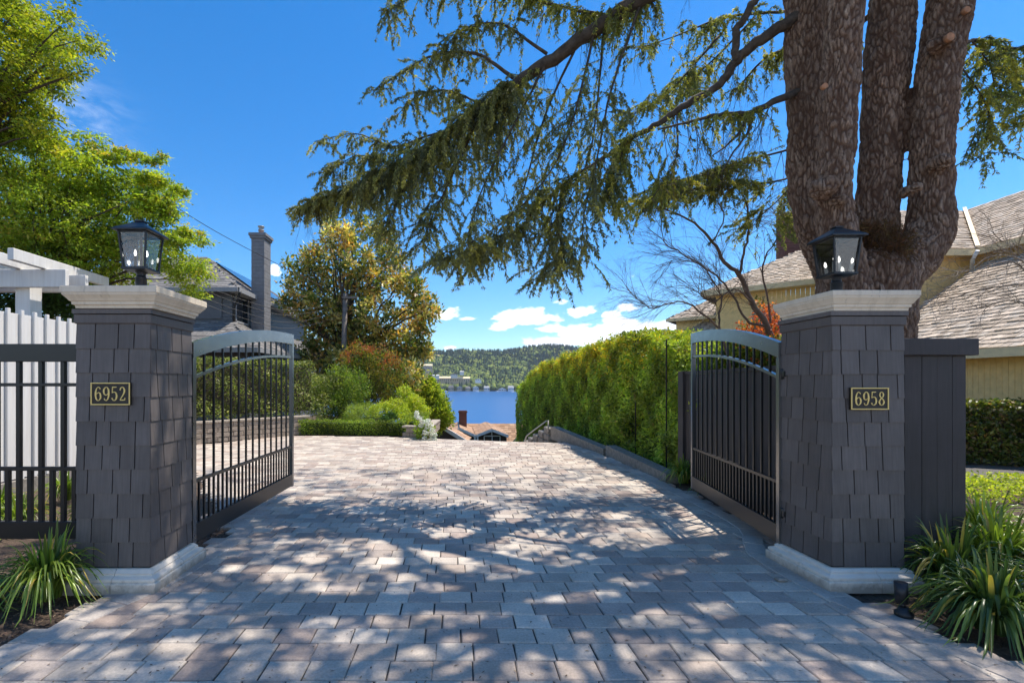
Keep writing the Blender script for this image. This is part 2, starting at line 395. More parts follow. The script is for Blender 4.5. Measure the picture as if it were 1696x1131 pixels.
simple('dark_roof', (.10, .095, .09)); simple('terracotta_stain', (.36, .10, .05)); simple('pole_wood', (.17, .145, .125), .9, 6, .3); simple('cable_rubber', (.012, .012, .013), .5)
simple('steel', (.35, .34, .32), .35); simple('cut_wood', (.42, .20, .10), .8, 20, .3); simple('boat_hull', (.8, .8, .8), .3)
def m_win(k): k.col((.02, .025, .03)); k.rough(.05); k.bs.inputs['Specular IOR Level'].default_value = .8
mat('window_glass', m_win)
def m_water(k):
    k.col((.012, .085, .26)); k.rough(.28); k.bs.inputs['IOR'].default_value = 1.33
    sepp = k.mapping(k.pos, (.05, .22, .1)); k.bump(k.noise(sepp, 1.0, 6, .65), .25, .6)
mat('water', m_water)

# ------------------------------------------------------------------ terrain
WATER_Z = -19.35
def sstep(a, b, x): t = np.clip((x-a)/(b-a), 0, 1); return t*t*(3-2*t)
def terr(X, Y):
    X = np.asarray(X, float); Y = np.asarray(Y, float)
    crest = np.interp(X, [-14, -8, -1.7, -.9, 1.5, 3.2, 5.0], [30, 27, 20, 14.3, 13.5, 13.1, 27])
    d = np.clip(Y-crest, 0, None); z = -.27*d*d/(d+1.6)
    z = np.maximum(z, -23.0)
    s = np.clip((Y-1500)/600.0, 0, None)
    wav = 14*np.sin(X/310.+1.3)+9*np.sin(X/140.+Y/200.)+6*np.sin(X/60.+.7)*sstep(1700, 2000, Y)
    hill = -23+6*sstep(1495, 1515, Y)+150*sstep(0.0, 1.12, s)*(1+.10*sstep(50, 500, X))+wav*sstep(.15, .8, s)
    hill = np.where(s > 1.0, hill-40*(s-1), hill)
    return np.where(Y > 1490, np.maximum(z, hill), z)
def glines(core0, core1, step, lo, hi):
    a = list(np.arange(core0, core1+1e-6, step)); s = step; x = core1
    while x < hi: s = min(s*1.18, 60); x += s; a.append(x)
    s = step; x = core0; pre = []
    while x > lo: s = min(s*1.3, 150); x -= s; pre.append(x)
    return np.array(pre[::-1]+a)
gx = glines(-14, 14, .35, -2600, 2600); gy = glines(-2, 40, .35, -600, 3400)
GX, GY = np.meshgrid(gx, gy); GZ = terr(GX, GY)-.03
ny, nx = GX.shape; idx = np.arange(ny*nx).reshape(ny, nx)
Fg = np.stack([idx[:-1, :-1], idx[:-1, 1:], idx[1:, 1:], idx[1:, :-1]], -1).reshape(-1, 4)
me = np_mesh('ground', np.stack([GX, GY, GZ], -1).reshape(-1, 3), Fg, None, True); me.materials.append(M['ground'])
ground = finish(bpy.data.objects.new('ground', me), None, Vector((0, 0, 0))); tag(ground, 'brown bark mulch and soil ground with wooded hill across the lake', None, None, 'structure')
w = MB().add([(-2600, 60, WATER_Z), (2600, 60, WATER_Z), (2600, 1640, WATER_Z), (-2600, 1640, WATER_Z)], [(0, 1, 2, 3)])
tag(w.build('lake_water', M['water']), 'deep blue lake beyond the brown roofed house', None, None, 'structure')

# ------------------------------------------------------------------ driveway
edgeL = [(-6.6, -3.0), (-4.3, 1.2)]+[tuple(G(*p)[:2]) for p in ((-40, 1098), (60, 1050), (150, 1008), (238, 972), (300, 938), (338, 914), (372, 897), (392, 880), (385, 868), (360, 860))]
edgeR = [(7.4, -3.0), (5.0, 1.2)]+[tuple(G(*p)[:2]) for p in ((1790, 1150), (1696, 1112), (1600, 1073), (1500, 1030), (1400, 987), (1340, 958), (1283, 927), (1266, 912), (1266, 895), (1258, 880))]
left_far = [(-3.2, 6.6), (-4.6, 8.8), (-7.7, 11.6), (-6.95, 12.9), (-5.25, 15.2), (-1.15, 14.75), (-.55, 16), (-.3, 21)]
right_far = [(3.52, 5.75), (3.55, 9.0), (3.5, 11.2), (3.05, 14.6), (2.5, 18), (2.2, 21)]
poly = edgeL+left_far+right_far[::-1]+edgeR[::-1]
def sheet(name, poly, z, m, kind='structure', step=.35, parent=None):
    xs = np.arange(min(p[0] for p in poly), max(p[0] for p in poly)+step, step); ys = np.arange(min(p[1] for p in poly), max(p[1] for p in poly)+step, step)
    mb = MB(); 
    X, Y = np.meshgrid(xs, ys); Z = terr(X, Y)+z
    for j in range(len(ys)-1):
        for i in range(len(xs)-1):
            if inpoly(xs[i]+step/2, ys[j]+step/2, poly):
                mb.quad((X[j, i], Y[j, i], Z[j, i]), (X[j, i+1], Y[j, i+1], Z[j, i+1]), (X[j+1, i+1], Y[j+1, i+1], Z[j+1, i+1]), (X[j+1, i], Y[j+1, i], Z[j+1, i]))
    return mb.build(name, m, parent, None, kind)
drive = sheet('driveway', poly, -.014, M['joint_sand'], step=.12)
tag(drive, 'driveway of interlocking grey and tan concrete pavers between the gate pillars')
pal = [(.51, .435, .355), (.43, .355, .295), (.56, .48, .39), (.39, .305, .25), (.48, .385, .305), (.60, .52, .425), (.40, .335, .285), (.50, .43, .355)]
def paver_geo(x0, x1, y0, y1, c, warp=.004):
    b = .007; j = lambda: rnd.uniform(-warp, warp)
    cs = [(x0+j(), y0+j()), (x1+j(), y0+j()), (x1+j(), y1+j()), (x0+j(), y1+j())]
    tz = [rnd.uniform(-.0022, .0022) for _ in range(4)]; cxm = (x0+x1)/2; cym = (y0+y1)/2; g0 = terr([q[0] for q in cs], [q[1] for q in cs])
    vs = []
    for (ins, zz) in ((0, -.05), (0, -b), (b, 0)):
        for q, (x, y) in enumerate(cs):
            sx = ins*(1 if x < cxm else -1); sy = ins*(1 if y < cym else -1)
            vs.append((x+sx, y+sy, g0[q]+zz+(tz[q] if zz > -.04 else 0)))
    fs = [(8, 9, 10, 11)]+[(r*4+q, r*4+(q+1) % 4, r*4+4+(q+1) % 4, r*4+4+q) for r in range(2) for q in range(4)]
    return vs, fs
pav = []; y = -3.0; row = 0
while y < 20.5:
    h = .188+.004*math.sin(row*1.7); off = (row % 2)*.12+rnd.uniform(-.02, .02)+.03*math.sin(row*.9); x = -8.2+off
    while x < 7.5:
        wd = .245+rnd.choice([-.012, 0, 0, .012])
        if any(inpoly(a, b, poly) for a, b in ((x+wd/2, y+h/2), (x, y), (x+wd, y), (x+wd, y+h), (x, y+h))): pav.append((x, x+wd-.007, y, y+h-.007))
        x += wd
    y += h; row += 1
def vis(p, px=0):
    if p[1] < .3: return False
    a, b = pix(p); return -px < a < 1696+px and -px < b < 1131+px
def area(q):
    a, b = pix((q[0], q[2], 0)), pix((q[1], q[3], 0)); c0 = pix(((q[0]+q[1])/2, (q[2]+q[3])/2, 0))
    if not vis(((q[0]+q[1])/2, (q[2]+q[3])/2, 0), 15): return 0
    return (F*(q[1]-q[0])/q[2])*abs(b[1]-a[1])
pav.sort(key=lambda q: -area(q))
big = MB()
for i, q in enumerate(pav):
    c = rnd.choice(pal); f = rnd.uniform(.9, 1.1); c = tuple(v*f for v in c)
    vs, fs = paver_geo(*q, c)
    if i < 300:
        mb = MB(); mb.col = c; mb.add(vs, fs); mb.build('paver', M['paver'], drive)
    else: big.col = c; big.add(vs, fs)
big.build('paving', M['paver'], drive, 'smaller distant grey and tan pavers', 'stuff')
# border course following the curved edge, a soldier row of lighter grey pavers
def border(path, side, wd=.19, L=.30):
    pts = [Vector((*p, 0)) for p in path]; d = [0]
    for a, b in zip(pts, pts[1:]): d.append(d[-1]+(b-a).length)
    def at(s):
        s = min(max(s, 0), d[-1])
        for i in range(len(pts)-1):
            if s <= d[i+1]: return pts[i].lerp(pts[i+1], (s-d[i])/(d[i+1]-d[i]))
        return pts[-1]
    def nrm(s): t = (at(s+.12)-at(s-.12)).normalized(); return Vector((t.y, -t.x, 0))*side
    s = 0
    while s < d[-1]-.05:
        e = min(s+L, d[-1]); a0, a1 = at(s+.003), at(e-.003); n0, n1 = nrm(s), nrm(e)
        c = rnd.choice([(.48, .42, .36), (.43, .375, .325), (.52, .455, .39), (.41, .355, .31)])
        q = [a0, a1, a1+n1*wd, a0+n0*wd]; 
        if side > 0: q = [q[0], q[3], q[2], q[1]]
        cen = sum(q, Vector())/4; mb = MB(); mb.col = c; vs = []
        g0 = terr([p.x for p in q], [p.y for p in q])
        for ins, zz in ((0, -.045), (0, -.001), (.006, .006)):
            for qi, p in enumerate(q): pp = p+(cen-p).normalized()*ins*1.4; vs.append((pp.x, pp.y, float(g0[qi])+zz))
        fs = [(8, 9, 10, 11)]+[(r*4+k2, r*4+(k2+1) % 4, r*4+4+(k2+1) % 4, r*4+4+k2) for r in range(2) for k2 in range(4)]
        mb.add(vs, fs).build('border_paver', M['paver'], drive); s = e
border(edgeL[1:]+left_far[:3], 1); border(edgeR[1:]+right_far[:4], -1)

st = MB().slab([(-60, -12, -.05), (60, -12, -.05), (60, -3.05, -.05), (-60, -3.05, -.05)], .1).build('street', M['street'], None, None, 'structure'); st['label'] = 'unseen pale street added at the foot of the driveway to bounce light'  # behind the camera, added pale to bounce sunlight onto the pillar fronts
# gravel path and lawn strip on the right
path = sheet('garden_path', [(7.5, 8.3), (14, 7.6), (14, 9.3), (8.0, 10.2)], 0.0, M['gravel'])
tag(path, 'grey gravel path in front of the clipped hedge')

# ------------------------------------------------------------------ foliage engine
def unit(a): return a/np.maximum(np.linalg.norm(a, axis=1, keepdims=True), 1e-9)
def leaf_arrays(c, ax, nr, L, Wd, cols, fold=.15):
    ax = unit(ax); sd_ = unit(np.cross(ax, nr)); nn = np.cross(sd_, ax); L = np.asarray(L)[:, None]; Wd = np.asarray(Wd)[:, None]
    V = np.stack([c-ax*L*.5, c+sd_*Wd*.5+nn*Wd*fold-ax*L*.08, c+ax*L*.5, c-sd_*Wd*.5+nn*Wd*fold-ax*L*.08], 1).reshape(-1, 3)
    Fq = np.arange(len(V)).reshape(-1, 4); return V, Fq, np.repeat(cols, 4, 0)
def palette(pal, n):
    cs = np.array([p[:3] for p in pal]); w = np.array([p[3] for p in pal], float); return cs[rng.choice(len(pal), n, p=w/w.sum())]
def blob_points(blobs, n, shell=.5):
    B = np.array(blobs, float); w = (B[:, 3]*B[:, 4]*B[:, 5])**(2/3); j = rng.choice(len(B), n, p=w/w.sum())
    d = unit(rng.normal(size=(n, 3))); r = rng.uniform(0, 1, n)**(1/3); r = shell*(.75+.25*r)+(1-shell)*r
    return B[j, :3]+d*r[:, None]*B[j, 3:6], d
def leaves(name, blobs, nclump, per, spread, L, Wd, pal, parent, m='leaf', shell=.5, flat=1.0, droop=.3, updir=.6, cut=None, cl_jit=.12, kind=None, label=None):
    cc, dd = blob_points(blobs, nclump, shell)
    if cut is not None: cc = cc[cut(cc)]
    nclump = len(cc); n = nclump*per
    ccol = palette(pal, nclump)*rng.uniform(.8, 1.2, (nclump, 1))
    o = rng.normal(size=(n, 3))*spread*np.array([1, 1, flat]); c = np.repeat(cc, per, 0)+o
    ax = unit(o+rng.normal(size=(n, 3))*spread*.7+np.array([0, 0, -droop*spread])); nr = unit(rng.normal(size=(n, 3))+np.array([0, 0, updir*1.5]))
    cols = np.repeat(ccol, per, 0)*rng.uniform(.75, 1.25, (n, 1))*(1+rng.normal(size=(n, 3))*cl_jit*.5)
    Ls = L*rng.uniform(.6, 1.3, n); V, Fq, cv = leaf_arrays(c, ax, nr, Ls, Ls*Wd/L, np.clip(cols, .003, 1))
    ob = link_np(name, V, Fq, M[m], parent, cv); tag(ob, label, None, None, kind); return ob, cc
def pb(lst, Y, dy=1.0, flat=.8):            # pixel blobs (x, y, r[, dY]) -> 3D blobs
    out = []
    for b in lst:
        yy = b[3] if len(b) > 3 else Y+rnd.uniform(-dy, dy); p = P(b[0], b[1], yy); r = b[2]*yy/F; out.append((p.x, p.y, p.z, r, r, r*flat))
    return out
def branches(mb, root, tips, r0, n=5, wig=.12, seg=6):
    for t in tips:
        a = Vector(root); b = Vector(t); L = (b-a).length; pts = []; rr = []
        off = Vector((rnd.uniform(-1, 1), rnd.uniform(-1, 1), rnd.uniform(.2, 1)))*L*wig
        for i in range(seg+1):
            s = i/seg; pts.append(a.lerp(b, s)+off*math.sin(PI*s)+Vector((rnd.uniform(-1, 1), rnd.uniform(-1, 1), rnd.uniform(-1, 1)))*L*.015*(0 < i < seg)); rr.append(r0*(1-s)**.8*.9+r0*.1)
        mb.tube(pts, rr, n)
    return mb

# ------------------------------------------------------------------ pillars
def pillar(cx, cy, hw, cap, label, seed, zt=2.13, zb=.178):
    t = thing('gate_pillar', (cx, cy, 0), label, 'pillar', 'gate pillars either side of the driveway')
    rr = random.Random(seed)
    MB().ring(cx, cy, [(hw-.022, .02), (hw-.022, 2.24)]).build('core', M['shadow_core'], t)
    rows = 10; ex = (zt-zb)/rows
    for s_, (ax_, ay_, nx_, ny_) in enumerate(((1, 0, 0, -1), (0, 1, 1, 0), (1, 0, 0, 1), (0, 1, -1, 0))):
        for r in range(rows):
            u = -hw-.012; z0 = zb+r*ex; z1 = z0+ex+.012
            first = True
            while u < hw+.006:
                wd = rr.uniform(.115, .205) if not first else rr.uniform(.07, .19); first = False; e = min(u+wd, hw+.012)
                if hw+.012-e < .05: e = hw+.012
                jz = rr.uniform(-.0015, .0015); d0 = .016+rr.uniform(0, .002); d1 = .008
                if e-u > .01:
                    a, b = u+.0045, e-.0045; vs = []
                    for (q, dpt, z) in ((a, -.012, z0+jz), (b, -.012, z0+jz), (b, d0, z0+jz), (a, d0, z0+jz), (a, -.012, z1), (b, -.012, z1), (b, d1, z1), (a, d1, z1)):
                        vs.append((cx+ax_*q+nx_*(hw+dpt-.0), cy+ay_*q+ny_*(hw+dpt), z))
                    MB().add(vs, [(0, 1, 2, 3), (4, 7, 6, 5), (0, 4, 5, 1), (1, 5, 6, 2), (2, 6, 7, 3), (3, 7, 4, 0)]).build('shingle', M['shingle'], t)
                u = e
    MB().ring(cx, cy, [(hw+.010, zt+.005), (hw+.020, zt+.012), (hw+.020, zt+.078), (hw+.014, zt+.082)]).build('frieze_board', M['shingle'], t)
    MB().ring(cx, cy, [(hw+.030, zt+.086), (hw+.030, zt+.122)]).build('frieze_board', M['shingle'], t)
    # base moulding, cast in pieces
    prof = [(hw+.022, .0), (hw+.098, .0), (hw+.098, .082), (hw+.094, .088), (hw+.082, .092), (hw+.086, .100), (hw+.084, .116), (hw+.070, .126), (hw+.052, .134), (hw+.046, .142), (hw+.050, .150), (hw+.040, .160), (hw+.024, zb-.006), (hw+.0, zb-.002)]
    for side in range(4):
        dx, dy = ((0, -1), (1, 0), (0, 1), (-1, 0))[side]; tx, ty = (-dy, dx)
        for h0, h1 in ((-1, .13), (.13, 1)):
            vs = []; m = len(prof)
            for e, hh in enumerate((h0, h1)):
                for r_, z_ in prof:
                    q = hh*r_ if abs(hh) == 1 else hh*hw+(-.0025 if e else .0025)
                    vs.append((cx+dx*r_+tx*q, cy+dy*r_+ty*q, z_-.01))
            fs = [(i, i+1, m+i+1, m+i) for i in range(m-1)]+[tuple(range(m)), tuple(reversed(range(m, 2*m)))]
            MB().add(vs, fs).build('base_moulding', M['base_trim'], t)
    ccx, ccy, ch, z0, zc = cap
    mb = MB(); e = ch-hw
    mb.ring(ccx, ccy, [(hw+.006, z0), (hw+e*.22, z0), (hw+e*.26, z0+.022), (hw+e*.42, z0+.028), (hw+e*.44, z0+.05), (hw+e*.56, z0+.056), (hw+e*.66, z0+.072), (hw+e*.86, z0+.094), (hw+e*.92, z0+.10), (hw+e*.92, z0+.112), (ch, z0+.116), (ch, zc-.004), (ch-.005, zc)])
    mb.build('cap', M['trim'], t)
    return t
PL = pillar(-2.74, 4.10, .29, (-2.71, 4.08, .38, 2.262, 2.43), 'dark shingled gate pillar beside the iron fence, number plaque 6952', 5, zt=2.135, zb=.185)
PR = pillar(3.38, 4.13, .285, (3.385, 4.11, .352, 2.248, 2.405), 'dark shingled gate pillar before the big cedar trunk, number plaque 6958', 8, zt=2.125, zb=.175)

# number plaques
DG = {'6': [[(.80, .84, .09), (.72, .95, .10), (.5, 1.0, .07), (.28, .9, .12), (.14, .65, .19), (.12, .4, .21), (.18, .16, .19), (.36, .02, .10), (.5, 0, .07), (.68, .05, .10), (.85, .2, .19), (.86, .36, .2), (.78, .52, .15), (.6, .6, .07), (.4, .57, .07), (.22, .46, .1)]],
      '9': [[(.20, .16, .09), (.28, .05, .10), (.5, 0, .07), (.72, .1, .12), (.86, .35, .19), (.88, .6, .21), (.82, .84, .19), (.64, .98, .10), (.5, 1, .07), (.32, .95, .10), (.15, .8, .19), (.14, .64, .2), (.22, .48, .15), (.4, .4, .07), (.6, .43, .07), (.78, .54, .1)]],
      '5': [[(.82, 1.0, .10), (.5, .99, .13), (.24, 1.0, .10), (.22, .8, .08), (.19, .56, .08), (.36, .63, .08), (.55, .64, .09), (.76, .55, .16), (.86, .34, .21), (.78, .13, .18), (.58, .01, .10), (.38, .01, .09), (.2, .1, .12), (.17, .2, .14)]],
      '2': [[(.17, .76, .13), (.24, .92, .12), (.45, 1.0, .08), (.68, .95, .14), (.82, .77, .2), (.78, .6, .18), (.58, .4, .13), (.34, .2, .10), (.16, .03, .10), (.5, .04, .13), (.84, .04, .12), (.88, .2, .06)]],
      '8': [[(.5, .53, .12), (.28, .65, .14), (.2, .79, .17), (.3, .94, .12), (.5, 1, .07), (.7, .94, .12), (.79, .79, .17), (.7, .65, .14), (.5, .53, .12), (.26, .42, .14), (.13, .24, .2), (.26, .06, .13), (.5, 0, .07), (.74, .06, .13), (.87, .24, .2), (.74, .42, .14), (.5, .53, .12)]]}
def plaque(cx, z, Y, text, w, h, label):
    t = thing('number_plaque', (cx, Y, z-h/2), label, 'number plaque', 'number plaques on the gate pillars')
    MB().bbox(cx-w/2, cx+w/2, Y-.006, Y+.012, z-h/2, z+h/2, .002).build('plate', M['plate'], t)
    fr = MB(); b = .009
    fr.bbox(cx-w/2, cx+w/2, Y-.011, Y-.004, z+h/2-b, z+h/2, .001).bbox(cx-w/2, cx+w/2, Y-.011, Y-.004, z-h/2, z-h/2+b, .001)
    fr.bbox(cx-w/2, cx-w/2+b, Y-.0105, Y-.004, z-h/2+b, z+h/2-b, .001).bbox(cx+w/2-b, cx+w/2, Y-.0105, Y-.004, z-h/2+b, z+h/2-b, .001).build('frame', M['brass'], t)
    dw = w*.175; dh = h*.60
    for i, chh in enumerate(text):
        x0 = cx+(i-1.5)*w*.205-dw/2; z0 = z-dh/2
        for st in DG[chh]:
            # smooth the stroke, ribbon with varying width, raised
            pts = []
            for a, b2 in zip(st, st[1:]):
                for q in range(3): s = q/3; pts.append(tuple(a[j]*(1-s)+b2[j]*s for j in range(3)))
            pts.append(st[-1]); mb = MB(); vs = []; n = len(pts)
            for j, (u, v, wd) in enumerate(pts):
                a = pts[max(j-1, 0)]; b2 = pts[min(j+1, n-1)]; tx = (b2[0]-a[0])*dw; tz = (b2[1]-a[1])*dh; L = math.hypot(tx, tz) or 1; nx_, nz_ = -tz/L, tx/L; hw_ = max(wd, .09)*dw*.55
                for sg, yy in ((-1, -.004), (-1, -.0105), (1, -.0105), (1, -.004)): vs.append((x0+u*dw+sg*nx_*hw_, Y+yy-.0005*math.sin(j), z0+v*dh+sg*nz_*hw_))
            fs = [(j*4+q, j*4+(q+1) % 4, j*4+4+(q+1) % 4, j*4+4+q) for j in range(n-1) for q in range(4)]+[(3, 2, 1, 0), tuple((n-1)*4+q for q in range(4))]
            mb.add(vs, fs).build('digit', M['brass'], t)
    return t
p = P(185, 652, 3.79); plaque(p.x, p.z, 3.783, '6952', .315, .180, 'small black and gold number plaque reading 6952')
p = P(1439, 660, 3.82); plaque(p.x, p.z, 3.818, '6958', .305, .178, 'small brown and gold number plaque reading 6958')

# lanterns
def lantern(cx, cy, z, label, s=1.0):
    t = thing('lantern', (cx, cy, z), label, 'lantern', 'post lanterns on the pillar caps'); m = M['lantern_metal']
    MB().lathe((cx, cy, z), [(.058, 0), (.058, .006), (.046, .014), (.044, .05), (.043, .135), (.050, .142), (.036, .148), (.036, .18), (.052, .195)], 20).build('stem', m, t)
    zb = z+.197; zt = zb+.325; hb = .092; ht = .117
    MB().ring(cx, cy, [(.03, zb-.006), (hb+.004, zb), (hb+.012, zb+.004), (hb+.012, zb+.022), (hb, zb+.024)]).build('floor_plate', m, t)
    MB().ring(cx, cy, [(ht+.016, zt-.005), (ht+.034, zt-.002), (ht+.034, zt+.007), (ht+.02, zt+.022), (.055, zt+.078), (.034, zt+.094), (.030, zt+.098), (.034, zt+.102), (.034, zt+.112), (.022, zt+.118)]).build('roof', m, t)
    for a, b in ((-1, -1), (1, -1), (1, 1), (-1, 1)):
        MB().bar((cx+a*hb, cy+b*hb, zb+.02), (cx+a*ht, cy+b*ht, zt), .013, .013, (0, 1, 0)).build('corner_bar', m, t)
    fr = MB()
    for q, (a, b) in enumerate(((-1, -1), (1, -1), (1, 1), (-1, 1))):
        a2, b2 = ((-1, -1), (1, -1), (1, 1), (-1, 1))[(q+1) % 4]
        fr.bar((cx+a*ht, cy+b*ht, zt-.009), (cx+a2*ht, cy+b2*ht, zt-.009), .011, .014)
        i = .007; MB().add([(cx+a*(hb-i)+(0 if a == a2 else 0), cy+b*(hb-i), zb+.026), (cx+a2*(hb-i), cy+b2*(hb-i), zb+.026), (cx+a2*(ht-i), cy+b2*(ht-i), zt-.014), (cx+a*(ht-i), cy+b*(ht-i), zt-.014)], [(0, 1, 2, 3)]).build('glass_pane', M['lantern_glass'], t)
    fr.build('top_frame', m, t)
    MB().lathe((cx, cy, zb+.02), [(.04, 0), (.04, .012), (.012, .02), (.010, .28), (.004, .33)], 10).build('centre_rod', m, t)
    for q in range(2):
        a = q*PI+.5; x, y_ = cx+.042*math.cos(a), cy+.042*math.sin(a)
        sl = MB().lathe((x, y_, zb+.03), [(.0125, 0), (.0125, .1)], 10).build('candle', M['lantern_metal'] if s < 1 else M['candle_sleeve'], t)
        MB().lathe((x, y_, zb+.131), [(.004, 0), (.008, .012), (.010, .024), (.007, .042), (.001, .056)], 10).build('bulb', M['bulb'], sl)
    return t
lantern(-2.70, 4.08, 2.43, 'black post lantern on the 6952 pillar against yellow green leaves', .99)
lantern(3.39, 4.16, 2.405, 'black post lantern on the 6958 pillar before the cedar bark')

# ------------------------------------------------------------------ gates
def gate(p0, p1, label, npick, hinge_side):
    """leaf from hinge p0 (near pillar) to free end p1"""
    a = Vector((*p0, 0)); b = Vector((*p1, 0)); d = (b-a).normalized(); L = (b-a).length; m = M['black_metal']
    t = thing('driveway_gate', a, label, 'gate', 'open leaves of the driveway gate')
    top = lambda s: 2.045+.35*(1-(1-s/L)**2.1)                       # top edge of the arch
    def rail(f0, f1, th, name, n=22, s0=.0, s1=None):
        s1 = L if s1 is None else s1; mb = MB(); vs = []; nn = Vector((-d.y, d.x, 0))*th/2
        for i in range(n+1):
            s = s0+(s1-s0)*i/n; q = a+d*s
            for sg, z in ((-1, f0(s)), (1, f0(s)), (1, f1(s)), (-1, f1(s))): vs.append((q.x+nn.x*sg, q.y+nn.y*sg, z))
        fs = [(i*4+q, i*4+(q+1) % 4, i*4+4+(q+1) % 4, i*4+4+q) for i in range(n) for q in range(4)]+[(3, 2, 1, 0), tuple(n*4+q for q in range(4))]
        return mb.add(vs, fs).build(name, M['sheen_rail'] if name in ('arched_top_rail', 'curved_rail') else m, t)
    rail(lambda s: top(s)-.145, top, .056, 'arched_top_rail', s0=.005, s1=L-.005)
    rail(lambda s: top(s)-.355, lambda s: top(s)-.325, .036, 'curved_rail', s0=.055, s1=L-.055)
    rail(lambda s: .715, lambda s: .745, .036, 'middle_rail', 1, .055, L-.055)
    rail(lambda s: .155, lambda s: .325, .052, 'bottom_rail', 1, .055, L-.055)
    for s in (.028, L-.028):
        q = a+d*s; MB().bar((q.x, q.y, .14), (q.x, q.y, top(s)-.147), .052, .056, (d.x, d.y, 0)).build('stile', M['sheen_rail'], t)
    for i in range(npick):
        s = .056+(L-.112)*(i+1)/(npick+1); q = a+d*s
        MB().bar((q.x, q.y, .32), (q.x, q.y, top(s)-.14), .019, .019, (d.x, d.y, 0)).build('picket', m, t)
    for i in range(npick+1):
        s = .056+(L-.112)*(i+.5)/(npick+1); q = a+d*s
        MB().bar((q.x, q.y, .32), (q.x, q.y, .72), .019, .019, (d.x, d.y, 0)).build('short_picket', m, t)
    for z in (.45, 1.75):
        q = a-d*.012; hg = MB(); hg.lathe((q.x, q.y, z-.05), [(.016, 0), (.022, .004), (.022, .09), (.016, .1)], 12)
        hg.bar((q.x, q.y, z), (q.x-d.x*.05, q.y-d.y*.05, z), .03, .05).bar((q.x, q.y, z), (q.x+d.x*.03, q.y+d.y*.03, z), .02, .07); hg.build('hinge', m, t)
    return t
gate((-2.475, 4.44), (-2.405, 7.05), 'left black metal gate leaf with an arched top rail toned silvery for sky sheen, hinged on pillar 6952', 13, 1)
gate((3.09, 4.42), (3.50, 6.87), 'right black metal gate leaf with an arched top rail toned silvery for sky sheen, hinged on pillar 6958', 13, -1)

# black iron fence panel left
t = thing('iron_fence', (-3.05, 4.1, 0), 'low black metal bar fence running left from the 6952 pillar', 'fence'); m = M['black_metal']; YF = 4.12
for (z0, z1, th, nm) in ((1.85, 2.005, .055, 'top_rail'), (1.635, 1.665, .035, 'upper_rail'), (.90, .935, .035, 'middle_rail'), (.31, .46, .05, 'bottom_rail')):
    MB().bbox(-6.4, -3.03, YF-th/2, YF+th/2, z0, z1, .004).build(nm, m, t)
for i in range(17):
    x = -3.21-i*.194
    MB().box(x-.0165, x+.0165, YF-.0165, YF+.0165, .455, 1.855).build('bar', m, t)
    MB().box(x+.097-.0165, x+.097+.0165, YF-.0165, YF+.0165, .455, .905).build('short_bar', m, t)
MB().box(-6.48, -6.4, YF-.04, YF+.04, 0, 2.05).build('post', m, t)

# dark stained board fence on the right of pillar R
t = thing('board_fence', (3.7, 4.3, 0), 'black stained board fence panel joined to the 6958 pillar', 'fence'); m = M['dark_wood']
MB().bbox(3.67, 4.72, 4.225, 4.30, 1.915, 2.065, .004).build('top_board', m, t)
MB().bbox(3.67, 4.66, 4.235, 4.275, -.02, .155, .004).build('bottom_board', m, t)
x = 3.66; i = 0
while x < 4.63:
    w_ = .138 if i % 3 else .155; w_ = min(w_, 4.645-x); 
    yy = 4.262+rnd.uniform(0, .006); MB().bbox(x+.002, x+w_-.002, yy, yy+.02, .157, 1.913, .002).build('board', m, t); x += w_; i += 1
MB().bbox(4.52, 4.61, 4.285, 4.375, 0, 1.91, .004).build('post', m, t)
# dark fence running back behind the right gate leaf
t = thing('side_fence', (4.0, 6.2, 0), 'dark stained fence running back behind the right gate leaf', 'fence')
a = Vector((3.72, 4.36)); b = Vector((3.98, 8.05)); n = 26
for i in range(n):
    p0 = a.lerp(b, i/n); p1 = a.lerp(b, (i+1)/n); dd = (p1-p0).normalized()*.003
    MB().bar((p0.x+dd.x, p0.y+dd.y, .95), (p1.x-dd.x, p1.y-dd.y, .95), .02+rnd.uniform(0, .004), 1.74).build('board', M['dark_wood'], t)
MB().bar((a.x, a.y, 1.85), (b.x, b.y, 1.85), .06, .05).build('top_rail', M['dark_wood'], t)
MB().bar((a.x-.02, a.y, .25), (b.x-.02, b.y, .25), .05, .09).build('bottom_rail', M['dark_wood'], t)
MB().bbox(b.x-.06, b.x+.13, b.y-.02, b.y+.15, 0, 1.88, .004).build('post', M['dark_wood'], t)

# white board-and-batten fence, left
t = thing('white_fence', (-6.6, 8, 0), 'tall white board and batten fence behind the black iron fence', 'fence'); m = M['white_wood']
y = 5.2
while y < 10.4:
    MB().bbox(-6.66, -6.635, y+.0015, y+.2235, .22, 2.73, .003).build('board', m, t)
    MB().bbox(-6.633, -6.595, y-.024, y+.024, .2, 2.79, .004).build('batten', m, t); y += .225
MB().bbox(-6.70, -6.665, 5.2, 10.4, 2.4, 2.5, .004).build('rail', m, t)
MB().bbox(-6.70, -6.60, 5.0, 10.6, -.05, .20, .01).build('kick_wall', M['curb_stone'], t)
# pergola over the fence
t = thing('pergola', (-7.8, 8, 0), 'white wooden pergola behind the white fence', 'pergola')
pp = P(49, 500, 8.6)
MB().bbox(pp.x-.14, pp.x+.12, 8.47, 8.72, 0, 3.48, .01).build('post', m, t); MB().bbox(pp.x-2.6, pp.x-2.3, 8.45, 8.8, 0, 3.48, .01).build('post', m, t)
MB().bbox(pp.x-3.2, pp.x+.85, 8.36, 8.44, 3.38, 3.70, .008).build('beam', m, t); MB().bbox(pp.x-3.2, pp.x+.85, 8.81, 8.89, 3.38, 3.70, .008).build('beam', m, t)
for i, xx in enumerate((-2.6, -1.95, -1.3, -.65, 0, .45)):
    MB().bbox(pp.x+xx-.05, pp.x+xx+.05, 7.75, 9.9, 3.705, 3.90, .008).build('rafter', m, t)

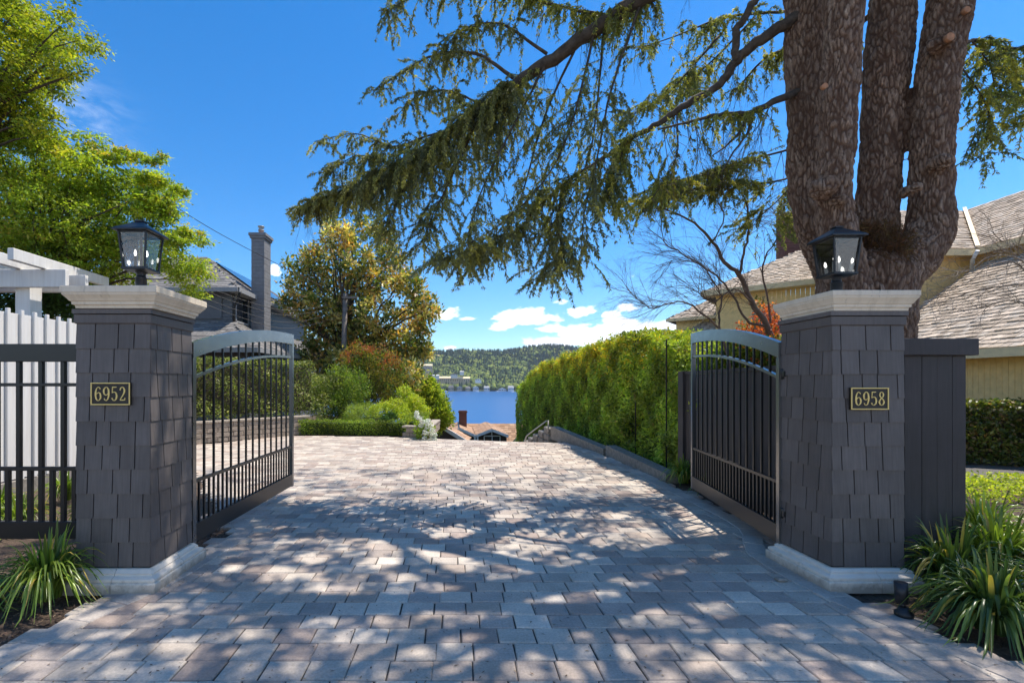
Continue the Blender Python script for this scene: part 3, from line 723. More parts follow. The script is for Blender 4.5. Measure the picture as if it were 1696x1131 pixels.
# ------------------------------------------------------------------ retaining walls, curbs
def blockwall(p0, p1, rows, bh, bl, label, name='retaining_wall', th=.25, z0=0):
    t = thing(name, (*p0, z0), label, 'wall'); a = Vector((*p0, 0)); b = Vector((*p1, 0)); d = (b-a).normalized(); L = (b-a).length
    rot = math.atan2(d.y, d.x)
    kinds = []
    for q in range(6):
        j = lambda: rnd.uniform(0, .012); mb = MB(); w2 = bl/2-.004
        mb.add([(-w2, -th/2+j(), 0), (w2, -th/2+j(), 0), (w2, th/2, 0), (-w2, th/2, 0), (-w2+.01, -th/2-.014+j(), .012), (w2-.01, -th/2-.014+j(), .012), (-w2+.01, -th/2-.014+j(), bh-.016), (w2-.01, -th/2-.014+j(), bh-.016),
                (-w2, -th/2+.01, bh-.005), (w2, -th/2+.01, bh-.005), (w2, th/2, bh-.005), (-w2, th/2, bh-.005)],
               [(0, 1, 5, 4), (4, 5, 7, 6), (6, 7, 9, 8), (8, 9, 10, 11), (1, 2, 10, 9), (1, 9, 7, 5), (3, 0, 8, 11), (0, 4, 6, 8), (2, 3, 11, 10)])
        me = mb.mesh('block'); me.materials.append(M['stone_block']); kinds.append(me)
    for r in range(rows):
        s = bl/2+(bl/2 if r % 2 else 0)
        while s < L:
            p = a+d*s; shared('block', rnd.choice(kinds), t, (p.x, p.y, z0+r*bh), rot); s += bl
    cap = MB().bbox(-bl/2+.003, bl/2-.003, -th/2-.03, th/2+.02, 0, .06, .006).mesh('cap_stone'); cap.materials.append(M['block_cap'])
    s = bl/2
    while s < L: p = a+d*s; shared('cap_stone', cap, t, (p.x, p.y, z0+rows*bh), rot); s += bl
    return t
blockwall((-8.6, 11.55), (-4.95, 15.8), 4, .14, .30, 'tan stacked block retaining wall under the clipped hedge behind the left gate leaf')
blockwall((-1.55, 14.95), (-.72, 14.65), 2, .15, .26, 'low stone planter wall end beside the white hydrangea', 'planter_wall')
blockwall((-.80, 14.8), (-.62, 17.5), 2, .15, .3, 'low stone planter wall running back beside the white hydrangea', 'planter_wall')
def curb(a, b, w_, h0, h1, label, zoff=(0, 0)):
    a = Vector(a); b = Vector(b); d = (b-a).normalized(); n_ = Vector((d.y, -d.x, 0))*w_; mb = MB(); vs = []
    for (inset, z) in ((0, -.06), (0, None), (.012, .0)):
        for q, (p, zz, h) in enumerate(((a, zoff[0], h0), (b, zoff[1], h1), (b+n_, zoff[1], h1), (a+n_, zoff[0], h0))):
            c0 = (a+b+n_)/2; dv = (c0-p).normalized()*inset; vs.append((p.x+dv.x, p.y+dv.y, zz-.06 if z == -.06 else (zz+h-.012 if z is None else zz+h)))
    mb.add(vs, [(8, 9, 10, 11)]+[(r*4+q, r*4+(q+1) % 4, r*4+4+(q+1) % 4, r*4+4+q) for r in range(2) for q in range(4)])
    o = mb.build('stone_curb', M['curb_stone']); return tag(o, label, 'curb', 'stone curbs under the tall hedge')
curb((3.62, 8.0, 0), (3.57, 11.0, 0), .24, .14, .24, 'long low stone curb nearest the right gate leaf')
curb((3.56, 11.15, 0), (3.08, 14.8, 0), .24, .14, .34, 'low stone curb farther along under the tall hedge')
t = thing('stepping_wall', (3.0, 15, 0), 'rough stone wall descending beyond the driveway crest by the handrail', 'wall')
for i in range(9):
    for r in range(3):
        y0 = 14.9+i*.75; zz = .28-i*.20-r*.22; xx = 3.02-i*.055
        MB().bbox(xx, xx+.3, y0+.01, y0+.74, zz-.22+.005, zz-.005, .03).build('stone', M['curb_stone'], t)
hr = MB().tube([P(868, 733, 15.5), P(872, 722, 15.4), P(882, 714, 15.2), P(905, 697, 14.9), P(908, 696, 14.9), P(908, 715, 14.9)], .022, 8)
tag(hr.build('handrail', M['steel']), 'thin grey pipe handrail sloping down at the driveway crest', 'handrail')

# ------------------------------------------------------------------ roofs made of pieces
def shake_pieces(planes, expo, wd, thick, pal, parent, name, matn, limit=300, seed=3):
    """planes: (O, U, V, poly2d) with U along the eave and V up the slope; poly2d in metres"""
    rr = random.Random(seed); pcs = []
    for (O, U, Vv, pl) in planes:
        O = Vector(O); U = Vector(U).normalized(); Vv = Vector(Vv).normalized(); Nn = U.cross(Vv); 
        if Nn.z < 0: Nn = -Nn
        u0, u1 = min(p[0] for p in pl), max(p[0] for p in pl); v0, v1 = min(p[1] for p in pl), max(p[1] for p in pl); v = v0
        while v < v1:
            u = u0-rr.uniform(0, wd)
            while u < u1:
                w_ = wd*rr.uniform(.55, 1.45)
                if inpoly(u+w_/2, v+expo*.5, pl): pcs.append((O, U, Vv, Nn, u, w_, v+rr.uniform(-.015, .01), rr.uniform(.7, 1.3), rr.choice(pal), rr.uniform(.8, 1.2)))
                u += w_
            v += expo
    def size(q):
        c = q[0]+q[1]*(q[4]+q[5]/2)+q[2]*(q[6]+expo/2)
        if c.y < .5 or not vis(c): return 0
        return (q[5]*F/c.y)*(expo*F/c.y)
    pcs.sort(key=lambda q: -size(q)); rest = MB()
    for i, (O, U, Vv, Nn, u, w_, v, tk, c, f) in enumerate(pcs):
        t_ = thick*tk; e = expo*1.12; c = tuple(x*f for x in c); vs = []
        for (uu, vv, nn) in ((u+.004, v, 0), (u+w_-.004, v, 0), (u+w_-.004, v, t_), (u+.004, v, t_), (u+.004, v+e, 0), (u+w_-.004, v+e, 0), (u+w_-.004, v+e, t_*.35), (u+.004, v+e, t_*.35)):
            vs.append(O+U*uu+Vv*vv+Nn*nn)
        fs = [(0, 1, 2, 3), (7, 6, 5, 4), (1, 5, 6, 2), (2, 6, 7, 3), (3, 7, 4, 0)]
        if i < limit: mb = MB(); mb.col = c; mb.add(vs, fs).build(name, M[matn], parent)
        else: rest.col = c; rest.add(vs, fs)
    if rest.v: rest.build('roofing', M[matn], parent, None, 'stuff')
def plane_from(poly3, expo, hint_u):
    """polygon in 3D -> (O,U,V,poly2d): U horizontal in the plane"""
    O = Vector(poly3[0]); n = (Vector(poly3[1])-O).cross(Vector(poly3[2])-O).normalized()
    if n.z < 0: n = -n
    U = Vector((0, 0, 1)).cross(n).normalized(); Vv = n.cross(U).normalized()
    if Vv.z < 0: Vv = -Vv
    if U.dot(Vector(hint_u)) < 0: U = -U
    return (O, U, Vv, [((Vector(p)-O).dot(U), (Vector(p)-O).dot(Vv)) for p in poly3])
def boards(p0, p1, z0, z1f, step, parent, matn, name='siding_board', th=.02, gap=.006):
    a = Vector(p0); b = Vector(p1); d = (b-a).normalized(); L = (b-a).length; s = 0; nn = Vector((-d.y, d.x))
    while s < L-.01:
        e = min(s+step, L); q0 = a+d*(s+gap/2); q1 = a+d*(e-gap/2); o = rnd.uniform(0, .004)
        vs = []
        for q, ss in ((q0, s), (q1, e)):
            zt = z1f(ss) if callable(z1f) else z1f
            for (off, z) in ((-th/2-o, z0), (th/2-o, z0), (th/2-o, zt), (-th/2-o, zt)): vs.append((q.x+nn.x*off, q.y+nn.y*off, z))
        MB().add(vs, [(0, 1, 2, 3), (7, 6, 5, 4), (0, 4, 5, 1), (1, 5, 6, 2), (2, 6, 7, 3), (3, 7, 4, 0)]).build(name, M[matn], parent); s = e

# --- beige shake-roofed house on the right
HB = thing('beige_house', (14, 15, 0), 'beige board sided house with weathered cedar shake roofs behind the cedar tree', 'house')
sp = [(.52, .41, .30), (.44, .345, .245), (.58, .46, .34), (.36, .28, .20), (.48, .40, .31)]
pit = .667
polys = [
    [(11.9, 4.0, 2.45), (16.3, 4.0, 2.45+pit*4.4), (16.3, 14.4, 2.45+pit*4.4), (11.9, 14.4, 2.45)],          # low wing roof facing -X
    [(8.5, 14.6, 5.85), (16.2, 14.6, 5.85), (20.2, 18.6, 8.52), (12.5, 18.6, 8.52)],                           # middle roof facing the drive
    [(16.2, 14.6, 5.85), (16.2, 2.0, 5.85), (20.2, 2.0, 8.52), (20.2, 18.6, 8.52)],                            # right wing roof
]
polys[1] = [(13.2, 14.6, 5.85), (16.2, 14.6, 5.85), (20.2, 18.6, 8.52), (13.2, 18.6, 8.52)]
Cc = Vector((11.07, 21.0, 5.75)); dv = Vector((.767, -.642, 0)); nv = Vector((.642, .767, 0)); s_ = 3.3; pz = .6
E1 = Cc+dv*6.5; T = Cc+(dv+nv)*s_+Vector((0, 0, pz*s_)); T2 = E1+nv*s_+Vector((0, 0, pz*s_)); Cb = Cc+nv*6.6
polys.append([tuple(Cc), tuple(E1), tuple(T2), tuple(T)])
polys.append([tuple(Cb), tuple(Cc), tuple(T)])
Bc = P(1082, 584, 24); Bd = Bc+dv*6; Bt = Bc+(dv+nv)*3.2+Vector((0, 0, 2.7)); Bt2 = Bd+nv*3.2+Vector((0, 0, 2.7)); Bb = Bc+nv*6.4
polys.append([tuple(Bc), tuple(Bd), tuple(Bt2), tuple(Bt)]); polys.append([tuple(Bb), tuple(Bc), tuple(Bt)])
Dc = P(1103, 529, 25); Dd = Dc+dv*5; Dt = Dc+(dv+nv)*2.4+Vector((0, 0, 1.5)); Dt2 = Dd+nv*2.4+Vector((0, 0, 1.5)); Db = Dc+nv*4.8; polys.append([tuple(Dc), tuple(Dd), tuple(Dt2), tuple(Dt)]); polys.append([tuple(Db), tuple(Dc), tuple(Dt)])
for pl in polys: MB().slab([Vector(q)-Vector((0, 0, .03)) for q in pl], .12).build('roof_deck', M['roof_deck'], HB)
shake_pieces([plane_from(pl, .2, (1, 0, 0)) for pl in polys], .19, .17, .035, sp, HB, 'shake', 'shake')
# fasciae / gutters
def fascia(a, b, h, matn, parent, dz=-.06, t_=.04): MB().bar(Vector(a)+Vector((0, 0, dz)), Vector(b)+Vector((0, 0, dz)), t_, h).build('fascia', M[matn], parent)
fascia((11.86, 4, 2.41), (11.86, 14.4, 2.41), .2, 'beige_trim', HB); fascia((11.9, 14.43, 2.4), (16.2, 14.43, 2.4+pit*4.3), .16, 'beige_trim', HB)
fascia((13.2, 14.56, 5.8), (16.2, 14.56, 5.8), .2, 'beige_trim', HB); fascia((16.15, 14.6, 5.8), (16.15, 2, 5.8), .2, 'beige_trim', HB)
fascia(Cc-nv*.03, E1-nv*.03, .22, 'beige_trim', HB); fascia(Cb, Cc, .22, 'beige_trim', HB); fascia(Bc-nv*.03, Bd-nv*.03, .2, 'beige_trim', HB); fascia(Dc, Dd, .16, 'beige_trim', HB)
# walls
boards((12.4, 14.1), (12.4, 4.0), 0, 2.62, .12, HB, 'beige_siding'); MB().box(12.43, 12.5, 4, 14.1, 0, 2.6).build('wall', M['beige_siding'], HB)
MB().box(11.9, 12.38, 4, 14.3, 2.33, 2.345).build('soffit', M['beige_trim'], HB)
boards((13.0, 15.0), (16.6, 15.0), 0, 5.95, .15, HB, 'beige_siding'); MB().box(13.0, 16.6, 15.04, 15.12, 0, 5.9).build('wall', M['beige_siding'], HB)
MB().box(13.2, 16.6, 14.62, 14.98, 5.72, 5.735).build('soffit', M['beige_trim'], HB)
boards((16.6, 14.98), (16.6, 2.5), 4.2, 5.95, .15, HB, 'beige_siding'); MB().box(16.64, 16.7, 2.5, 14.9, 3.5, 5.9).build('wall', M['beige_siding'], HB)
w0 = Cc+(dv+nv)*.5; w1 = Cc+dv*5.5+nv*.5; 
MB().slab([Cc+Vector((0,0,-.16)), E1+Vector((0,0,-.16)), E1+nv*.6+Vector((0,0,-.16)), Cc+nv*.6+Vector((0,0,-.16))], .02).build('soffit', M['beige_trim'], HB)
boards((w0.x, w0.y), (w1.x, w1.y), 0, 5.62, .16, HB, 'beige_siding')
w2 = w0+nv*5; boards((w2.x, w2.y), (w0.x, w0.y), 0, 5.62, .16, HB, 'beige_siding')
def house_window(c, d, w_, h, parent, fm, depth=.03, mull=1):
    c = Vector(c); d = Vector((*d, 0)).normalized(); n_ = Vector((d.y, -d.x, 0)); b = .07
    fr = MB(); z0, z1 = c.z-h/2, c.z+h/2; A = c-d*w_/2; B = c+d*w_/2
    fr.bar(Vector((A.x, A.y, z0)), Vector((B.x, B.y, z0)), .09, b).bar(Vector((A.x, A.y, z1)), Vector((B.x, B.y, z1)), .09, b)
    for q in range(mull+2):
        p = A.lerp(B, q/(mull+1)); fr.bar(Vector((p.x, p.y, z0+b/2)), Vector((p.x, p.y, z1-b/2)), .08, b, (d.x, d.y, 0))
    f = fr.build('window', M[fm], parent); g = MB(); A2 = A-n_*(-.0); g.bar(Vector((A.x, A.y, c.z)), Vector((B.x, B.y, c.z)), .02, h-b); g.build('pane', M['window_glass'], f); return f
wc = w0+dv*2.1-nv*.03; house_window((wc.x, wc.y, 4.2), (dv.x, dv.y), 1.5, 1.2, HB, 'beige_trim', mull=1)
q1_ = Dc+(dv+nv)*.4; q2_ = Dd+nv*.4; boards((q1_.x, q1_.y), (q2_.x, q2_.y), 0, Dc.z-.05, .16, HB, 'beige_siding')
boards((Bc.x+.8, Bc.y+.6), (Bd.x+.4, Bd.y+.6), 0, Bc.z-.05, .16, HB, 'beige_siding')
# brick chimney made of courses
ch = MB(); c0 = P(1307, 420, 22.5)
for r in range(22): z = c0.z-1.0+r*.13; j = .004*(r % 2); ch.box(c0.x-.42-j, c0.x+.42+j, c0.y-.3-j, c0.y+.3+j, z, z+.118)
ch.box(c0.x-.40, c0.x+.40, c0.y-.28, c0.y+.28, c0.z-1, c0.z+1.83)
ch.build('chimney', M['red_brick'], HB)
vf = MB().bar((16.22, 14.55, 5.93), (20.1, 18.5, 8.6), .10, .03); vf.build('valley_flashing', M['beige_trim'], HB)
MB().tube([(16.05, 14.4, 5.75), (16.1, 14.6, 5.5), (16.35, 14.85, 5.3), (16.4, 14.9, 3.2)], .05, 8).build('downspout', M['white_paint'], HB)

# --- grey house on the left
HG = thing('grey_house', (-11, 21, 0), 'grey shingled roof house with tall grey chimney behind the left gate leaf', 'house')
gp = [(.19, .175, .16), (.16, .15, .14), (.225, .21, .19)]
zE = 5.40; zA = zE+1.84
gpol = [[(-16.5, 18.2, zE), (-8.3, 18.2, zE), (-10.86, 20.76, zA), (-13.9, 20.76, zA)], [(-8.3, 18.2, zE), (-8.3, 28.5, zE), (-10.86, 28.5, zA), (-10.86, 20.76, zA)], [(-13.9, 20.76, zA), (-10.86, 20.76, zA), (-10.86, 28.5, zA), (-13.9, 28.5, zA)],
        [(-15.5, 16.6, 2.95), (-6.85, 16.6, 2.95), (-8.72, 18.6, 4.15), (-15.5, 18.6, 4.15)], [(-6.85, 16.6, 2.95), (-6.85, 28.5, 2.95), (-8.72, 28.5, 4.15), (-8.72, 18.6, 4.15)]]
for pl in gpol: MB().slab([Vector(q)-Vector((0, 0, .02)) for q in pl], .12).build('roof_deck', M['grey_trim'], HG)
shake_pieces([plane_from(pl, .2, (1, 0, 0)) for pl in gpol if pl[0][2] != pl[2][2]], .16, .3, .02, gp, HG, 'roof_tile', 'asphalt_tile', 300, 4)
for r in range(10):      # lap siding
    z = 4.05+r*.14; MB().bar((-15.4, 18.6, z+.07), (-8.7, 18.6, z+.07), .05, .132).build('siding_board', M['grey_siding'], HG); MB().bar((-8.7, 18.63, z+.07), (-8.7, 28, z+.07), .05, .132).build('siding_board', M['grey_siding'], HG)
MB().box(-15.4, -8.74, 18.65, 28, 0, 5.3).build('wall', M['grey_siding'], HG)
MB().box(-15.3, -7.6, 17.6, 18.6, 0, 2.9).build('wall', M['grey_siding'], HG); MB().box(-8.6, -7.5, 18.7, 28, 0, 2.9).build('wall', M['grey_siding'], HG)
fascia((-16.5, 18.15, zE-.02), (-8.3, 18.15, zE-.02), .17, 'grey_trim', HG); fascia((-8.26, 18.2, zE-.02), (-8.26, 28.5, zE-.02), .17, 'grey_trim', HG)
fascia((-15.5, 16.56, 2.93), (-6.85, 16.56, 2.93), .16, 'grey_trim', HG); fascia((-6.82, 16.6, 2.93), (-6.82, 28.5, 2.93), .16, 'grey_trim', HG)
MB().box(-8.7, -8.3, 18.25, 28.4, 5.26, 5.275).build('soffit', M['grey_trim'], HG)
house_window((-8.665, 19.35, 4.72), (0, 1), 1.15, 1.1, HG, 'grey_trim', mull=0); house_window((-8.665, 21.6, 4.6), (0, 1), 1.3, 1.3, HG, 'dark_flash', mull=0)
MB().box(-10.5, -9.1, 18.54, 18.57, 4.25, 5.1).build('shutter_panel', M['grey_siding'], HG)
cz = MB()
for r in range(52):
    j = .003*(r % 2); z = r*.15; cz.box(-8.47-j, -7.93+j, 19.8-j, 20.5+j, z, z+.14)
cz.box(-8.455, -7.945, 19.815, 20.485, 0, 7.8)
chim = cz.build('chimney', M['grey_brick'], HG)
MB().box(-8.52, -7.88, 19.75, 20.55, 7.8, 7.9).box(-8.56, -7.84, 19.71, 20.59, 7.903, 8.02).build('chimney_crown', M['grey_brick'], chim)
MB().box(-8.36, -8.04, 19.95, 20.35, 8.023, 8.07).build('flue_base', M['terracotta_stain'], chim)
MB().lathe((-8.2, 20.15, 8.07), [(.10, 0), (.10, .14), (.13, .15), (.13, .18), (.10, .19), (.10, .3), (.14, .31), (.14, .34), (.03, .37)], 14).build('flue_cap', M['steel'], chim)
for q in range(4):      # solar panels on the right slope
    y0 = 20.9+q*1.25; a0 = Vector((-10.55, y0, zA-.225)); b0 = Vector((-8.95, y0, zE+.465))
    up = Vector((.58, 0, .81))*.09
    MB().slab([a0+up, b0+up, b0+up+Vector((0, 1.2, 0)), a0+up+Vector((0, 1.2, 0))], .05).build('solar_panel', M['window_glass'], HG)
MB().tube([(-8.25, 18.3, 5.3), (-8.45, 18.5, 5.0), (-8.62, 18.55, 4.7), (-8.62, 18.55, 4.1)], .045, 7).build('downspout', M['dark_flash'], HG)

# --- brown house below the crest
HBr = thing('brown_house', (1, 42, -8), 'dark brown house with tan tiled roofs just below the driveway crest', 'house')
def bp(x, y, Y): return P(x, y, Y)
tp = [(.40, .235, .13), (.36, .205, .11), (.44, .27, .155)]
rz = bp(790, 701, 44).z; ez = rz-2.9
bpol = []
Rl = Vector((-1.6, 44, rz)); Rr = Vector((9.5, 44, rz)); bpol.append([Vector((-1.6, 39.5, ez)), Vector((9.5, 39.5, ez)), Rr, Rl])
# nearer left wing, its slope seen falling to the right
A0 = bp(706, 688, 33); A1 = bp(775, 731, 31.5); A2 = bp(742, 702, 39); A3 = Vector((A0.x+.3, 34.9, A0.z)); A4 = Vector((A1.x+.3, 33.6, A1.z))
bpol.append([A0, A1, A4, A3])
def gable(xa, ya, xl, yl, xr, yr, Y0, Y1):
    ap = bp(xa, ya, Y0); l = bp(xl, yl, Y0); r = bp(xr, yr, Y0); z = min(l.z, r.z)
    bpol.append([l, ap, Vector((ap.x, Y1, ap.z)), Vector((l.x, Y1, l.z))]); bpol.append([ap, r, Vector((r.x, Y1, r.z)), Vector((ap.x, Y1, ap.z))])
    MB().add([l+Vector((.1, .35, -.1)), r+Vector((-.1, .35, -.1)), ap+Vector((0, .35, -.1)), Vector((l.x+.1, Y0+.35, -9)), Vector((r.x-.1, Y0+.35, -9))], [(0, 2, 1), (3, 0, 1, 4)]).build('gable_wall', M['brown_siding'], HBr)
    for (p, q) in ((l, ap), (ap, r)): MB().bar(p+Vector((0, -.05, -.1)), q+Vector((0, -.05, -.1)), .06, .2).build('bargeboard', M['white_paint'], HBr)
    return ap
ga = gable(761, 708, 752, 712.5, 787, 720, 37.5, 44); gb = gable(815, 710, 788, 720, 842, 720.5, 37, 44)
for pl in bpol: MB().slab([Vector(q)-Vector((0, 0, .03)) for q in pl], .14).build('roof_deck', M['dark_flash'], HBr)
shake_pieces([plane_from([tuple(q) for q in pl], .2, (1, 0, 0)) for pl in bpol], .33, .34, .03, tp, HBr, 'roof_tile', 'asphalt_tile', 300, 6)
MB().bar(A0+Vector((0, -.06, -.1)), A1+Vector((0, -.06, -.1)), .06, .26).build('bargeboard', M['white_paint'], HBr)
MB().add([A0+Vector((0, .3, -.15)), A1+Vector((0, .3, -.15)), Vector((A1.x, 31.9, -9)), Vector((A0.x, 33.3, -9))], [(0, 1, 2, 3)]).build('gable_wall', M['brown_siding'], HBr)
MB().box(-1.4, 9.3, 40, 44, -10, ez+.1).build('wall', M['brown_siding'], HBr)
cc_ = bp(766.5, 700, 41); brc = MB()
for r in range(16): z = cc_.z-1.0+r*.13; brc.box(cc_.x-.34, cc_.x+.34, cc_.y-.3, cc_.y+.3, z, z+.12)
brc.box(cc_.x-.33, cc_.x+.33, cc_.y-.29, cc_.y+.29, cc_.z-1, cc_.z+1.05); brc.box(cc_.x-.4, cc_.x+.4, cc_.y-.36, cc_.y+.36, cc_.z+.9, cc_.z+1.0); brc.build('chimney', M['red_brick'], HBr)
wc = bp(815, 727, 37.28); house_window((wc.x, 37.25, wc.z-.2), (1, 0), 1.25, .9, HBr, 'white_paint')
MB().bar(gb+Vector((0, .28, -.15)), Vector((gb.x, 37.28, wc.z+.3)), .08, .06, (0, 1, 0)).build('king_post', M['white_paint'], HBr)
for xx in (786.5, 791): p = bp(xx, 720, 36.95); MB().bar(p, p-Vector((0, 0, 2.5)), .12, .12, (0, 1, 0)).build('corner_post', M['white_paint'], HBr)

# ------------------------------------------------------------------ far shore
far = [(652, 646, 24, 12), (676, 604, 26, 9), (700, 645, 17, 9), (716, 645, 15, 12), (730, 645, 18, 9), (747, 646, 16, 14), (761, 645, 17, 10), (775, 646, 15, 11), (788, 645, 18, 10), (806, 646, 17, 12), (832, 647, 24, 8), (846, 646, 18, 13), (863, 646, 17, 10),
       (722, 624, 22, 11), (752, 622, 22, 12), (765, 617, 14, 8), (792, 630, 20, 9)]
fb = [(-60, 40, 1600), (-10, 60, 1600), (-120, -70, 1600)]
def forest():
    n = 9500; X = rng.uniform(-420, 620, n); Y = 1515+rng.uniform(0, 1, n)**1.15*640
    keep = rng.uniform(0, 1, n) < np.where(Y < 1535, .22, 1.0)
    for (px, py, w_, h_) in far:
        D = 1506+(646-py)*3.2; xc = (px-CX)*D/F; keep &= ~((np.abs(X-xc) < w_*.62) & (Y < D+9) & (Y > D-45))
    keep &= ~((X > (718-CX)*1600/F) & (X < (780-CX)*1600/F) & (Y < 1612) & (Y > 1572)); X = X[keep]; Y = Y[keep]; n = len(X); Z = terr(X, Y)
    h2 = (Y-1515)/640; con = rng.uniform(0, 1, n) < np.clip(.2+.75*h2+.25*np.sin(X/45.)*np.cos(Y/60.), .08, .95)
    V = []; Fc = []; Cl = []; base = 0
    ring = 7
    for i in range(n):
        if con[i]:
            hh = rnd.uniform(16, 30); r0 = hh*rnd.uniform(.14, .2); lv = [(0.12, 1.0), (.38, .62), (.40, .78), (.66, .36), (.68, .48), (1.0, .02)]
            c = np.array((.030, .055, .032))*rnd.uniform(.7, 1.6)
        else:
            hh = rnd.uniform(11, 20); r0 = hh*rnd.uniform(.5, .8); lv = [(.08, .55), (.3, 1.0), (.6, .95), (.85, .6), (1.0, .1)]
            c = np.array(rnd.choice([(.08, .11, .028), (.10, .13, .03), (.06, .09, .028), (.12, .145, .035)]))*rnd.uniform(.7, 1.25)
        m = len(lv)
        for (t, rr) in lv:
            for q in range(ring):
                a = 2*PI*q/ring+t*2; j = rnd.uniform(.72, 1.25); V.append((X[i]+math.cos(a)*r0*rr*j, Y[i]+math.sin(a)*r0*rr*j, Z[i]+hh*t*rnd.uniform(.96, 1.04))); Cl.append(c*rnd.uniform(.75, 1.3))
        for l in range(m-1):
            for q in range(ring): q2 = (q+1) % ring; Fc.append((base+l*ring+q, base+l*ring+q2, base+(l+1)*ring+q2, base+(l+1)*ring+q))
        base += m*ring
    o = link_np('far_forest', np.array(V), np.array(Fc), M['forest'], None, np.array(Cl), True); tag(o, 'mixed conifer and leafy forest covering the hill across the lake', 'forest', None, 'stuff')
forest()
adj = ['small white gabled house at the lake edge, left end of the far shore row', 'pale flat topped building highest on the far hillside', 'low white lake house left of the shore row', 'white steep gabled lake house', 'grey roofed lake house near shore', 'tall white lake house in the shore row middle', 'dark roofed lake house beside the tall white one', 'narrow white lake house', 'broad pale lake house', 'white two storey lake house', 'long low dark roofed lake house', 'tall cream lake house toward the right', 'rightmost lake house beside the tall hedge',
       'white house up the slope above the shore row', 'second white house up the slope above the shore row', 'pale wide house among trees above the tan buildings', 'tan roofed house above the shore at right']
for i, (px, py, w_, h_) in enumerate(far):
    D = 1506+(646-py)*3.2; p = P(px, py, D); z = float(terr(p.x, D)); z = max(z, WATER_Z+.5); h_ = h_*(1 if py > 640 else .6); x0, x1 = p.x-w_/2, p.x+w_/2; hd = 5
    t = thing('shore_house', (p.x, D, z), adj[i], 'house', 'houses on the far lake shore'); z = max(z, p.z)
    MB().box(x0, x1, D-hd, D+hd, z-(6 if py > 640 else 9), z+h_*.6).build('wall', M[rnd.choice(['pale_wall', 'white_paint', 'tan_building', 'pale_wall'])], t)
    if i % 2: rf = MB().add([(x0-1, D-hd-1, z+h_*.6), (x1+1, D-hd-1, z+h_*.6), (x1+1, D+hd+1, z+h_*.6), (x0-1, D+hd+1, z+h_*.6), (x0+1, D, z+h_*1.1), (x1-1, D, z+h_*1.1)], [(0, 1, 5, 4), (2, 3, 4, 5), (1, 2, 5), (3, 0, 4), (3, 2, 1, 0)])
    else: rf = MB().add([(x0-1, D-hd-1, z+h_*.6), (x1+1, D-hd-1, z+h_*.6), (x1+1, D+hd+1, z+h_*.6), (x0-1, D+hd+1, z+h_*.6), (p.x, D-hd-1, z+h_*1.15), (p.x, D+hd+1, z+h_*1.15)], [(0, 1, 4), (2, 3, 5), (1, 2, 5, 4), (3, 0, 4, 5), (3, 2, 1, 0)])
    rf.build('roof', M[rnd.choice(['dark_roof', 'pale_wall', 'grey_trim'])], t)
    for q in range(3):
        xx = x0+w_*(q+.5)/3; MB().box(xx-w_*.09, xx+w_*.09, D-hd-.15, D-hd-.02, z+h_*.15, z+h_*.42).build('window', M['window_glass'], t)
for i, (xa, xb, py, h_, lab) in enumerate(((722, 748, 632, 12, 'long tan hillside building, left of the pair above the shore'), (749, 778, 632, 11, 'long tan hillside building, right of the pair above the shore'), (695, 716, 612, 13, 'ochre block building partly behind the magnolia'))):
    D = 1600; a = P(xa, py, D); b = P(xb, py, D); t = thing('long_building', ((a.x+b.x)/2, D, a.z), lab, 'building', 'tan buildings on the far slope')
    MB().box(a.x, b.x, D-6, D+8, a.z-25, a.z+h_).build('wall', M['tan_building'], t); MB().slab([(a.x-1, D-8, a.z+h_), (b.x+1, D-8, a.z+h_), (b.x+1, D+2, a.z+h_+6), (a.x-1, D+2, a.z+h_+6)], .5).build('roof', M['beige_trim'], t)
    for q in range(8):
        xx = a.x+(b.x-a.x)*(q+.5)/8; MB().box(xx-1.4, xx+1.4, D-6.2, D-6.02, a.z+h_*.2, a.z+h_*.6).build('window', M['window_glass'], t)
for i, (px, py, lab) in enumerate(((790, 648.5, 'white boat moored on the far shore near the middle'), (738, 648, 'white boat moored on the far shore at left'), (824, 648.5, 'white boat moored under the long dark roofed lake house'), (861, 664, 'small white motorboat out on the lake beside the tall hedge'), (848, 649, 'white boat moored below the cream lake house'))):
    D = (H-WATER_Z)*F/(py-CY); D = min(D, 1500); p = P(px, py, D); s = 5 if D > 1000 else 3.2
    t = thing('boat', (p.x, D, WATER_Z), lab, 'boat', 'white boats on the lake')
    MB().add([(p.x-s, D-1.2, WATER_Z), (p.x+s*.8, D-1.2, WATER_Z), (p.x+s*.8, D+1.2, WATER_Z), (p.x-s, D+1.2, WATER_Z), (p.x-s, D-1.6, WATER_Z+1.3), (p.x+s*1.2, D, WATER_Z+1.6), (p.x-s, D+1.6, WATER_Z+1.3)],
             [(0, 1, 5, 4), (1, 2, 5), (2, 3, 6, 5), (3, 0, 4, 6), (4, 5, 6)]).build('hull', M['boat_hull'], t)
    MB().bbox(p.x-s*.5, p.x+s*.3, D-1, D+1, WATER_Z+1.35, WATER_Z+2.8, .2).build('cabin', M['boat_hull'], t)

